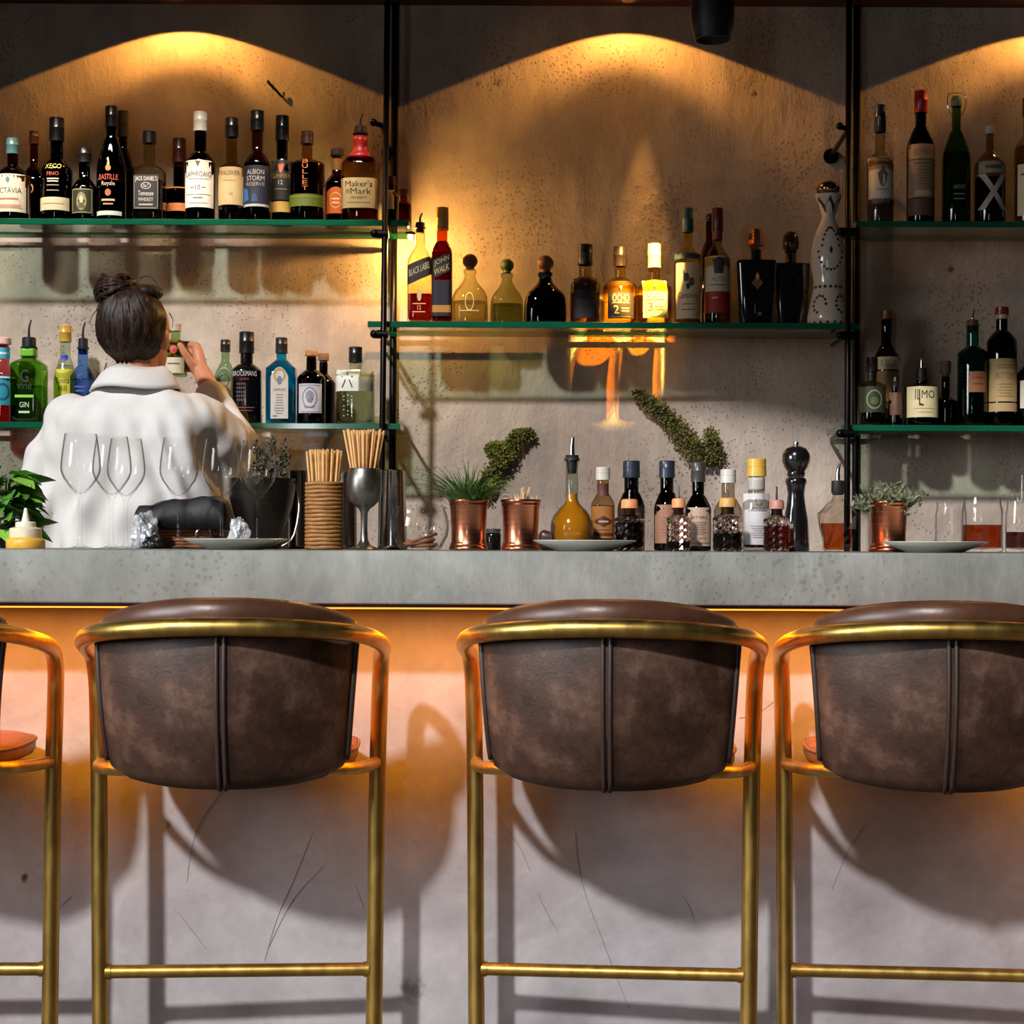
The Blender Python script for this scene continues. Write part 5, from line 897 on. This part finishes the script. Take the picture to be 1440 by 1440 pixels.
t = jar(1434, 705, 40, 3.72, 'glass bottle with tall clear neck at the right edge', 'glass_carafe', (150, 90, 70), 0.4, 'carafe')
hh = at(1434, 705, 3.72).z - K; lat('neck', [(0.012, hh), (0.012, hh + 0.05), (0.0135, hh + 0.056), (0.0115, hh + 0.056), (0.0105, hh + 0.05), (0.0105, hh)], CRYS, t, 24)
# ------------------------------------------------------------------ brass bar stools
BRASS = brushed('aged_brass', (196, 162, 88), 0.36, 1.0, sx=(6, 6, 2))
def leather():
    m, t, out = nt('brown_leather'); p = N(t, 'ShaderNodeBsdfPrincipled', Roughness=0.5); p.inputs['Specular IOR Level'].default_value = 0.3
    tc = N(t, 'ShaderNodeTexCoord'); n1 = N(t, 'ShaderNodeTexNoise', Scale=7.0, Detail=9.0, Roughness=0.7); t.links.new(tc.outputs['Object'], n1.inputs['Vector'])
    n2 = N(t, 'ShaderNodeTexNoise', Scale=180.0, Detail=3.0); t.links.new(tc.outputs['Object'], n2.inputs['Vector'])
    r = ramp(t, n1.outputs['Fac'], [(0.34, lin((34, 21, 15))), (0.5, lin((64, 43, 33))), (0.68, lin((108, 81, 66)))]); t.links.new(r.outputs[0], p.inputs['Base Color'])
    mr = N(t, 'ShaderNodeMapRange'); mr.inputs['To Min'].default_value = 0.40; mr.inputs['To Max'].default_value = 0.62; t.links.new(n1.outputs['Fac'], mr.inputs['Value']); t.links.new(mr.outputs[0], p.inputs['Roughness'])
    a = N(t, 'ShaderNodeMath'); a.operation = 'MULTIPLY_ADD'; a.inputs[1].default_value = 0.25; t.links.new(n2.outputs['Fac'], a.inputs[0]); t.links.new(n1.outputs['Fac'], a.inputs[2])
    b = N(t, 'ShaderNodeBump', Strength=0.35, Distance=0.006); t.links.new(a.outputs[0], b.inputs['Height']); t.links.new(b.outputs[0], p.inputs['Normal']); t.links.new(p.outputs[0], out.inputs[0]); return m
LEA = leather(); LEA_IN = mat('cognac_leather', (128, 76, 42), 0.42, var=0.25, scale=30, bump=0.2); WELT = mat('dark_welt', (46, 32, 27), 0.5)
def stool():
    t = thing('bar_stool', 'x', 'stool', (0, 0, 0), 0, 'brass and leather stools along the bar')
    half = [(0.254, 0.0, 0.016), (0.257, 0.0, 0.30), (0.260, 0.0, 0.62), (0.264, 0.0, 0.80), (0.266, -0.008, 0.852), (0.268, -0.035, 0.886), (0.270, -0.085, 0.903), (0.262, -0.16, 0.918), (0.238, -0.235, 0.932), (0.185, -0.305, 0.943), (0.10, -0.347, 0.950)]
    path = [Vector(p) for p in half] + [Vector((0, -0.358, 0.952))] + [Vector((-x, y, z)) for x, y, z in half[::-1]]
    v, f = tube(catmull(path, 5), 0.0158, 16); mesh('frame', v, f, BRASS, t)
    # floor runner
    base = [(0.254, 0.0, 0.016), (0.254, -0.30, 0.016), (0.245, -0.36, 0.016), (0.20, -0.39, 0.016), (0, -0.395, 0.016)]; P = [Vector(p) for p in base] + [Vector((-x, y, z)) for x, y, z in base[-2::-1]]
    v, f = tube(catmull(P, 5), 0.0155, 14); mesh('floor_runner', v, f, BRASS, t)
    g = Geo(); v, f = tube([(-0.256, 0, 0.288), (0.256, 0, 0.288)], 0.0125, 14); g.add(v, f)
    for s in (-1, 1): v, f = tube([(s * 0.246, 0, 0.288), (s * 0.236, 0, 0.288)], 0.0145, 14); g.add(v, f)
    g.obj('footrest', BRASS, t)
    half = [(0.258, 0.0, 0.680), (0.245, -0.09, 0.684), (0.215, -0.17, 0.690), (0.13, -0.235, 0.696)]; P = [Vector(p) for p in half] + [Vector((0, -0.25, 0.698))] + [Vector((-x, y, z)) for x, y, z in half[::-1]]
    v, f = tube(catmull(P, 5), 0.0115, 12); mesh('seat_rail', v, f, BRASS, t)
    # backrest shell: a curved leather panel
    def shell(offs, z0f, z1f, thick, name, m, nu=28, nv=14, wtop=0.228, wbot=0.208, rc=0.04):
        V = []; Fc = []
        def pt(u, k, o):
            z0, z1 = z0f(u), z1f(u); z = z0 + (z1 - z0) * k; wv = wbot + (wtop - wbot) * k
            zc = (1 - k) * (z1 - z0); 
            sh_ = 1.0
            kk = k * (z1 - z0)
            if kk < rc: sh_ = 1 - (rc - math.sqrt(max(0, rc * rc - (rc - kk) ** 2))) / wv
            x = wv * u * sh_; xx = x / 0.228; y = -0.338 + 0.112 * abs(xx) ** 1.8 + o - 0.010 * math.sin(PI * k) + 0.045 * (1 - k) ** 2.5; return Vector((x, y, z))
        for side, o in ((0, offs), (1, offs + thick)):
            for j in range(nv + 1):
                for i in range(nu + 1):
                    u = -1 + 2 * i / nu; k = j / nv; e = max(abs(u) ** 10, (2 * k - 1) ** 10)
                    oo = (offs + thick / 2) + (o - offs - thick / 2) * (1 - 0.9 * e); V.append(pt(u, k, oo))
        M = (nu + 1) * (nv + 1)
        for j in range(nv):
            for i in range(nu):
                a = j * (nu + 1) + i; q = (a, a + 1, a + nu + 2, a + nu + 1); Fc.append(q); Fc.append(tuple(M + w_ for w_ in q[::-1]))
        bd = [i for i in range(nu + 1)] + [j * (nu + 1) + nu for j in range(1, nv + 1)] + [nv * (nu + 1) + i for i in range(nu - 1, -1, -1)] + [j * (nu + 1) for j in range(nv - 1, 0, -1)]
        for a, b in zip(bd, bd[1:] + bd[:1]): Fc.append((a, M + a, M + b, b))
        o_ = mesh(name, V, Fc, m, t); sharp(o_, 70); return pt
    pt = shell(0.0, lambda u: 0.668 + 0.012 * abs(u) ** 3, lambda u: 0.955 - 0.012 * abs(u) ** 2, 0.014, 'backrest', LEA)
    for s in (-1, 1):
        v, f = tube([pt(s * 0.028, k / 16, -0.001) for k in range(17)], 0.0042, 8); mesh('centre_seam', v, f, WELT, t)
        v, f = tube([pt(s, 0.12 + 0.88 * k / 16, 0.007) for k in range(17)], 0.0055, 8); mesh('edge_welt', v, f, WELT, t)
    # padded roll over the top of the back
    rs = []; nu = 36
    for i in range(nu + 1):
        u = -1 + 2 * i / nu; x = 0.226 * u; y = -0.338 + 0.112 * abs(u) ** 1.8 + 0.022; e = max(0.05, (1 - abs(u) ** 7)) ** 0.5; zt = 0.967 + 0.034 * (1 - abs(u) ** 2.4); zm = 0.945 - 0.012 * u * u; hh = (zt - zm) / 2; cz = (zt + zm) / 2
        rs.append([Vector((x, y + 0.032 * e * sgp(math.cos(2 * PI * k / 14), 0.8), cz + hh * e * sgp(math.sin(2 * PI * k / 14), 0.8))) for k in range(14)])
    v, f = rings(rs); cush = mesh('top_cushion', v, f, LEA_IN if False else mat('worn_top_leather', (76, 47, 33), 0.38, var=0.3, scale=18, bump=0.25), t); sharp(cush, 75)
    v, f = tube([r[7] * 0.5 + r[8] * 0.5 + Vector((0, -0.001, -0.001)) for r in rs], 0.0032, 8); mesh('piping', v, f, mat('tan_piping', (126, 88, 60), 0.5), cush)
    # inner back and seat
    shell(0.018, lambda u: 0.715, lambda u: 0.950 - 0.012 * u * u, 0.03, 'inner_cushion', LEA_IN, wtop=0.222, wbot=0.2, nu=20, nv=8)
    bm = bmesh.new(); v, f = rings([[Vector((0.226 * r * sgp(math.cos(a), 0.62), -0.055 + 0.185 * r * sgp(math.sin(a), 0.62), z)) for a in [2 * PI * i / 40 for i in range(40)]] for r, z in ((0.9, 0.692), (0.985, 0.696), (1.0, 0.703), (1.0, 0.715), (0.985, 0.724), (0.93, 0.728))]); bm.free()
    seat = mesh('seat', v, f, LEA_IN, t); sharp(seat, 60)
    v, f = tube([Vector((0.2265 * sgp(math.cos(a), 0.62), -0.055 + 0.1855 * sgp(math.sin(a), 0.62), 0.7205)) for a in [2 * PI * i / 48 for i in range(49)]], 0.0032, 6, False); mesh('piping', v, f, mat('tan_piping', (126, 88, 60), 0.5), seat)
    return t
LY = 3.35
ST = stool()
def xl(px, Y=LY): return at(px, 1150, Y).x
for i, (cx, rz, lab) in enumerate(((xl(530 + 0) - 0.2615 + 0.001, math.radians(3.4), 'second stool from left, full brass frame with brown leather back'), (xl(75) - 0.262, math.radians(1.0), 'leftmost stool, mostly cut off by the left edge'), ((xl(669) + xl(1053)) / 2, math.radians(-5.0), 'third stool from left, in the middle of the picture'), (xl(1105) + 0.259, math.radians(-5.0), 'rightmost stool with very dark leather back cut off at right'))):
    loc = (cx, LY, 0)
    if i == 0: ST.location = loc; ST.rotation_euler = (0, 0, rz); ST['label'] = lab
    else: dup(ST, loc, rz, lab)
# ------------------------------------------------------------------ the bartender
def remesh(name, geo, vox, m, parent, smooth_it=4, disp=None):
    me = bpy.data.meshes.new(name); me.from_pydata([tuple(v) for v in geo.v], [], [tuple(f) for f in geo.f]); bm = bmesh.new(); bm.from_mesh(me); bmesh.ops.recalc_face_normals(bm, faces=bm.faces); bm.to_mesh(me); bm.free()
    o = bpy.data.objects.new(name, me); COL.objects.link(o)
    r = o.modifiers.new('r', 'REMESH'); r.mode = 'VOXEL'; r.voxel_size = vox; r.use_smooth_shade = True
    s = o.modifiers.new('s', 'SMOOTH'); s.iterations = smooth_it; s.factor = 0.5
    bpy.context.view_layer.update()
    m2 = bpy.data.meshes.new_from_object(o.evaluated_get(bpy.context.evaluated_depsgraph_get()))
    bpy.data.objects.remove(o); bpy.data.meshes.remove(me)
    if disp:
        nrm = [v.normal.copy() for v in m2.vertices]
        for v, n_ in zip(m2.vertices, nrm): v.co = v.co + n_ * disp(v.co, n_)
    m2.materials.clear(); m2.materials.append(m); m2.polygons.foreach_set('use_smooth', [True] * len(m2.polygons)); m2.name = name
    o = bpy.data.objects.new(name, m2); COL.objects.link(o); o.parent = parent
    return o
def bartender():
    bx, by = at(192, 600, 4.45).x, 4.45
    t = thing('person', 'person in loose white shirt, dark hair in a bun, back turned, holding up a bottle', 'person', (bx, by, 0))
    O = Vector((bx, by, 0))
    def L(px, py, Y): return at(px, py, Y) - O
    SKIN = mat('warm_skin', (206, 140, 108), 0.45, var=0.08, scale=40, sub=0.25)
    g = Geo()
    def limb(P, r, n=14):
        v, f = tube(P, r, n); g.add(v, f)
        for q, rr in ((P[0], r[0]), (P[-1], r[-1])): v, f = ball(q, rr, n, 8); g.add(v, f)
    # torso
    tr = [(0.86, 0.155, 0.105, 0), (0.95, 0.165, 0.11, 0), (1.06, 0.135, 0.095, 0.0), (1.18, 0.145, 0.10, 0), (1.32, 0.165, 0.105, 0), (1.40, 0.165, 0.09, -0.005), (1.45, 0.10, 0.07, -0.01), (1.48, 0.062, 0.06, 0)]
    v, f = rings([[Vector((a * sgp(math.cos(q), 0.85), c + b * sgp(math.sin(q), 0.85), z)) for q in [2 * PI * i / 24 for i in range(24)]] for z, a, b, c in tr]); g.add(v, f)
    hc = L(193, 468, 4.46); hc.y = 0.01
    limb([Vector((0, 0.0, 1.44)), Vector((0.0, 0.006, 1.50)), hc + Vector((0, -0.005, -0.05))], [0.060, 0.054, 0.052])
    # head, turned a little to the right
    hr = Matrix.Rotation(math.radians(-18), 3, 'Z')
    def H(x, y, z): return hc + hr @ Vector((x, y, z))
    def hb(c, r, sc_): v, f = ball((0, 0, 0), r, 20, 14, sc_); g.add([hc + hr @ (p + Vector(c)) for p in v], f)
    hb((0, 0, 0.012), 0.1, (0.76, 0.93, 0.98)); hb((0, 0.03, -0.05), 0.07, (0.82, 0.95, 1.05)); hb((0, 0.06, -0.085), 0.03, (1.1, 0.9, 0.8))
    hb((0, 0.098, -0.025), 0.016, (0.8, 1.1, 1.6)); hb((0, 0.088, -0.062), 0.016, (1.6, 0.7, 0.5))
    for s in (-1, 1): hb((s * 0.078, -0.002, -0.02), 0.028, (0.35, 0.7, 1.1)); hb((s * 0.032, 0.078, 0.012), 0.018, (1.2, 0.7, 0.5))
    # left arm hanging forward, right arm raised
    ls = Vector((-0.165, 0, 1.395)); le = Vector((-0.215, -0.01, 1.12)); lw = Vector((-0.14, 0.20, 1.02))
    limb([ls, ls.lerp(le, 0.5), le], [0.052, 0.045, 0.038]); limb([le, le.lerp(lw, 0.4), lw], [0.038, 0.036, 0.026])
    rs_ = Vector((0.165, 0, 1.395)); re = L(330, 612, 4.65); rw = L(292, 541, 4.765)
    limb([rs_, rs_.lerp(re, 0.5), re], [0.052, 0.045, 0.038]); limb([re, re.lerp(rw, 0.4), rw], [0.038, 0.036, 0.026])
    # right hand closed round a bottle
    BX = at(247, 500, 4.80) - O; BX.y = 4.805 - by; zA = at(247, 508, 4.8).z
    def cyl(a, r, z): return Vector((BX.x + r * math.cos(math.radians(a)), BX.y + r * math.sin(math.radians(a)), z))
    pal = [rw, cyl(-12, 0.064, zA - 0.018), cyl(4, 0.056, zA + 0.008), cyl(22, 0.052, zA + 0.022)]
    zk = [zA + 0.046, zA + 0.024, zA + 0.001, zA - 0.021]
    for k in range(4):      # palm as a fan of bones
        base = rw.lerp(cyl(-6, 0.062, zA - 0.012), 0.55) + Vector((0, 0, 0.006 * (1.5 - k))); v, f = tube([base, cyl(0, 0.059, zk[k] * 0.6 + (zA - 0.0) * 0.4), cyl(22, 0.055, zk[k])], [0.0165, 0.0145, 0.0115], 12); g.add(v, f)
    limb([rw, rw.lerp(cyl(-6, 0.062, zA - 0.01), 0.6)], [0.026, 0.024])
    fl = [1.0, 1.1, 1.04, 0.84]
    for k in range(4):
        A_ = [20, 55 * fl[k], 92 * fl[k], 126 * fl[k]]; rr = [0.054, 0.049, 0.044, 0.0405]; limb([cyl(a, r, zk[k] + 0.004 * j) for j, (a, r) in enumerate(zip(A_, rr))], [0.0105, 0.0098, 0.0088, 0.0074], 10)
    limb([cyl(-18, 0.062, zA - 0.026), cyl(-34, 0.056, zA - 0.006), cyl(-52, 0.050, zA + 0.018), cyl(-66, 0.045, zA + 0.040)], [0.015, 0.0125, 0.0105, 0.0085], 10)
    # left hand resting, fingers slightly curled
    d = (lw - le).normalized(); sd = Vector((0, 0, 1)).cross(d).normalized(); pc = lw + d * 0.05
    for k in range(4):
        o_ = sd * (0.027 - 0.018 * k); v, f = tube([lw + o_ * 0.4, pc + o_, lw + d * 0.09 + o_], [0.016, 0.0135, 0.011], 10); g.add(v, f); q = lw + d * 0.09 + o_; limb([q, q + d * 0.032 * fl[k] + Vector((0, 0, -0.006)), q + d * 0.056 * fl[k] + Vector((0, 0, -0.022)), q + d * 0.068 * fl[k] + Vector((0, 0, -0.042))], [0.0102, 0.0094, 0.0084, 0.0072], 10)
    limb([lw + d * 0.03 + sd * 0.03, lw + d * 0.06 + sd * 0.052, lw + d * 0.085 + sd * 0.056 + Vector((0, 0, -0.012))], [0.013, 0.011, 0.0085], 10)
    for s in (-1, 1):   # legs
        limb([Vector((s * 0.09, 0, 0.88)), Vector((s * 0.095, 0.01, 0.48)), Vector((s * 0.095, -0.01, 0.09))], [0.082, 0.056, 0.036]); limb([Vector((s * 0.095, -0.02, 0.045)), Vector((s * 0.10, 0.15, 0.03))], [0.036, 0.028])
    remesh('body', g, 0.0038, SKIN, t, 3)
    for s in (-1, 1):
        v, f = ball(H(s * 0.032, 0.083, 0.004), 0.011, 12, 8); e = mesh('eye', v, f, mat('eye_white', (226, 220, 214), 0.2), t); v, f = ball(H(s * 0.032, 0.0915, 0.004), 0.0045, 10, 6); mesh('iris', v, f, mat('dark_iris', (40, 26, 18), 0.15), e)
    v, f = ball((0, 0, 0), 0.015, 14, 8, (1.5, 0.4, 0.45)); mesh('lips', [hc + hr @ (p + Vector((0, 0.096, -0.062))) for p in v], f, mat('lip_pink', (172, 92, 84), 0.4), t)
    # shirt: loose, over torso and arms
    g = Geo()
    tr = [(0.80, 0.215, 0.155, 0), (0.88, 0.212, 0.152, 0), (1.0, 0.208, 0.145, 0), (1.12, 0.205, 0.138, 0), (1.25, 0.200, 0.134, -0.004), (1.34, 0.197, 0.126, -0.01), (1.395, 0.190, 0.110, -0.014), (1.435, 0.150, 0.092, -0.016), (1.465, 0.105, 0.080, -0.012), (1.49, 0.076, 0.068, 0.0)]
    v, f = rings([[Vector((a * sgp(math.cos(q), 0.8), c + b * sgp(math.sin(q), 0.8), z)) for q in [2 * PI * i / 32 for i in range(32)]] for z, a, b, c in tr]); g.add(v, f)
    lw2 = le.lerp(lw, 0.72); rw2 = re.lerp(rw, 0.70)
    limb([ls + Vector((0.02, 0, -0.012)), ls.lerp(le, 0.35) + Vector((-0.012, 0, 0)), ls.lerp(le, 0.75) + Vector((-0.008, 0, 0)), le + Vector((0.0, 0, -0.01)), le.lerp(lw, 0.4) + Vector((0, 0, -0.015)), lw2], [0.074, 0.076, 0.075, 0.074, 0.068, 0.048], 18)
    limb([rs_ + Vector((-0.02, 0, -0.012)), rs_.lerp(re, 0.45) + Vector((0.01, 0, -0.03)), re + Vector((0.002, 0, -0.035)), re.lerp(rw, 0.35) + Vector((0.0, 0, -0.025)), rw2], [0.076, 0.078, 0.076, 0.062, 0.046], 18)
    limb([Vector((0.17, 0.03, 1.36)), Vector((0.185, 0.10, 1.27)), Vector((0.18, 0.05, 1.14))], [0.07, 0.07, 0.06], 16)
    def fold(c, n_):
        x, z = c.x, c.z; w_ = 0.0
        w_ += 0.016 * math.sin(x * 58 + 3.2 * noise.noise(Vector((x * 5, c.y * 5, z * 3.5))) * 2.4 + z * 6)  * max(0, min(1, (1.42 - z) * 8)) * (0.4 + 0.6 * noise.noise(Vector((x * 6, 0, z * 2))) )
        w_ += 0.022 * noise.noise(Vector((x * 9 + z * 4, c.y * 9, z * 6))) + 0.010 * noise.noise(Vector((x * 22, c.y * 22, z * 14)))
        return w_
    sh = remesh('shirt', g, 0.0085, mat('white_cotton', (226, 224, 222), 0.75, var=0.03, scale=120, spec=0.25), t, 6, fold)
    rs = []
    for a, b, z, yo in ((0.068, 0.062, 1.462, 0.0), (0.070, 0.064, 1.492, 0.002), (0.066, 0.061, 1.522, 0.006), (0.070, 0.065, 1.529, 0.004), (0.086, 0.078, 1.515, -0.004), (0.106, 0.090, 1.484, -0.012), (0.112, 0.093, 1.474, -0.013), (0.106, 0.087, 1.476, -0.010)):
        rs.append([Vector((a * math.cos(q), yo + b * math.sin(q), z - 0.020 * (math.sin(q) > 0) * math.sin(q) + 0.004 * math.cos(q * 3))) for q in [PI / 2 + 0.35 + (2 * PI - 0.7) * i / 40 for i in range(41)]])
    v, f = rings(rs, False, closed=False); c_ = mesh('collar', v, f, mat('white_cotton', (226, 224, 222)), sh); md = c_.modifiers.new('thick', 'SOLIDIFY'); md.thickness = 0.0025
    # trousers
    g = Geo()
    v, f = rings([[Vector((a * math.cos(q), b * math.sin(q), z)) for q in [2 * PI * i / 24 for i in range(24)]] for z, a, b in ((0.80, 0.175, 0.125), (0.90, 0.178, 0.125), (0.96, 0.172, 0.118))]); g.add(v, f)
    for s in (-1, 1): limb([Vector((s * 0.09, 0, 0.84)), Vector((s * 0.097, 0.01, 0.48)), Vector((s * 0.097, -0.01, 0.13))], [0.096, 0.074, 0.058], 18)
    remesh('trousers', g, 0.011, mat('black_trousers', (26, 26, 30), 0.8), t, 4)
    for s in (-1, 1):
        v, f = ball((s * 0.10, 0.045, 0.045), 0.045, 16, 10, (1.05, 2.9, 1.0)); mesh('shoe', [Vector((p.x, p.y, max(0.0, p.z))) for p in v], f, mat('black_shoe', (20, 20, 22), 0.35), t)
    # hair
    def hairmat():
        m, tt, out = nt('dark_brown_hair'); p = N(tt, 'ShaderNodeBsdfPrincipled', Roughness=0.5); p.inputs['Specular IOR Level'].default_value = 0.3; tc = N(tt, 'ShaderNodeTexCoord'); mp = N(tt, 'ShaderNodeMapping'); mp.inputs['Scale'].default_value = (90, 90, 9); tt.links.new(tc.outputs['Object'], mp.inputs[0])
        no = N(tt, 'ShaderNodeTexNoise', Scale=1.0, Detail=5.0); tt.links.new(mp.outputs[0], no.inputs['Vector']); r = ramp(tt, no.outputs['Fac'], [(0.35, lin((22, 14, 11))), (0.6, lin((56, 37, 28))), (0.78, lin((122, 92, 70)))]); tt.links.new(r.outputs[0], p.inputs['Base Color'])
        b = N(tt, 'ShaderNodeBump', Strength=0.5, Distance=0.004); tt.links.new(no.outputs['Fac'], b.inputs['Height']); tt.links.new(b.outputs[0], p.inputs['Normal']); tt.links.new(p.outputs[0], out.inputs[0]); return m
    HM = hairmat(); V = []; nU, nV = 64, 36; rs = []
    for j in range(nV + 1):
        ph = -PI / 2 + PI * j / nV; ring = []
        for i in range(nU):
            th = 2 * PI * i / nU; d0 = Vector((math.cos(ph) * math.cos(th), math.cos(ph) * math.sin(th), math.sin(ph)))
            q = Vector((d0.x * 0.088, -0.020 + d0.y * (0.098 if d0.y < 0 else 0.082), 0.012 + d0.z * 0.108))
            if d0.y > 0.15: q = q * (1 - 0.22 * min(1, (d0.y - 0.15) * 2) * (1 if d0.z < 0.55 else 0.4))
            if d0.z < -0.35: k = min(1, (-0.35 - d0.z) / 0.65); q.x *= 1 - 0.30 * k; q.z = max(q.z, -0.078 - 0.01 * k); q.y = q.y * (1 - 0.25 * k)
            rid = 0.003 * math.sin(14 * (math.atan2(d0.x, d0.z + 1.2)) + 2 * noise.noise(d0 * 3)) + 0.003 * noise.noise(Vector((d0.x * 16, d0.y * 16, d0.z * 4)))
            ring.append(hc + hr @ (q * (1 + rid / 0.1)))
        rs.append(ring if 0 < j < nV else [ring[0]])
    v, f = rings(rs, False); hair = mesh('hair', v, f, HM, t)
    rnd = random.Random(4); bc = L(166, 410, 4.44); bc.y = -0.035; g = Geo()
    v, f = ball(bc, 0.040, 20, 14, (1.1, 1.0, 0.85)); g.add(v, f)
    for k in range(26):
        tilt = Matrix.Rotation(rnd.uniform(-0.5, 0.5), 3, 'X') @ Matrix.Rotation(rnd.uniform(-0.6, 0.6), 3, 'Y'); r0 = rnd.uniform(0.018, 0.034); zz = rnd.uniform(-0.020, 0.022); a0 = rnd.uniform(0, 6.28); rr = math.sqrt(max(1e-4, 0.045 ** 2 - zz * zz * 1.6)); sp_ = rnd.uniform(2.2, 5.5)
        P = [bc + tilt @ Vector((1.12 * rr * math.cos(a0 + sp_ * i / 14), rr * math.sin(a0 + sp_ * i / 14), zz)) for i in range(15)]; v, f = tube(P, [0.0015 + 0.005 * math.sin(PI * i / 14) for i in range(15)], 8); g.add(v, f)
    b2 = L(205, 412, 4.44); b2.y = -0.012; v, f = ball(b2, 0.036, 18, 12, (1.25, 1.1, 0.62)); g.add(v, f)
    g.obj('bun', HM, hair)
    g = Geo()
    for k, pts in enumerate([[(150, 424), (140, 432), (130, 444), (127, 455), (131, 463)], [(152, 426), (143, 438), (139, 450), (141, 462)], [(148, 420), (139, 428), (136, 437), (142, 446)], [(150, 395), (142, 400), (138, 410), (141, 418)], [(196, 392), (206, 388), (216, 393), (224, 404)], [(238, 440), (243, 450), (242, 462)], [(150, 510), (147, 522), (152, 530)], [(160, 512), (158, 526), (163, 533)], [(182, 516), (186, 527), (184, 534)], [(168, 390), (176, 385), (186, 388)]]):
        P = catmull([L(a, b, 4.42) for a, b in pts], 5); v, f = tube(P, [0.0016 * (1 - 0.7 * i / (len(P) - 1)) for i in range(len(P))], 6); g.add(v, f)
    for k in range(160):   # combed strands sweeping up to the bun
        a0 = rnd.uniform(-1.25, 1.25); ph0 = rnd.uniform(-0.7, 0.1); P = []
        for i in range(9):
            u = i / 8; ph = ph0 + (1.15 - ph0) * u; th = -PI / 2 + a0 * (1 - 0.55 * u); d0 = Vector((math.cos(ph) * math.cos(th), math.cos(ph) * math.sin(th), math.sin(ph))); q = Vector((d0.x * 0.0885, -0.020 + d0.y * 0.0985, 0.012 + d0.z * 0.109)); 
            if d0.z < -0.35: q.x *= 1 - 0.30 * min(1, (-0.35 - d0.z) / 0.65)
            P.append(hc + hr @ (q * 1.006))
        v, f = tube(P, [0.0004 + 0.0010 * math.sin(PI * i / 8) for i in range(9)], 5); g.add(v, f)
    g.obj('hair_strands', HM, hair)
    return t
bartender()
bottle(247, 455, 33, (at(247, 530, 4.80).z, 4.805 - 0.0415 + 0.0), 'pale green bottle with red emblem gripped in the raised hand', (206, 226, 176), (0.55, 0.80, 0.40), ((214, 222, 140), 0.72), ('screw', (206, 196, 170), 464), [(0.7, 486, 500, None, [('o', 0, 0.5, 0.9, 0.9, (196, 50, 40))]), (0.85, 504, 526, (226, 216, 190), [('r', 0, 0.6, 1.2, 0.1, (120, 120, 80))])], name='held_bottle')
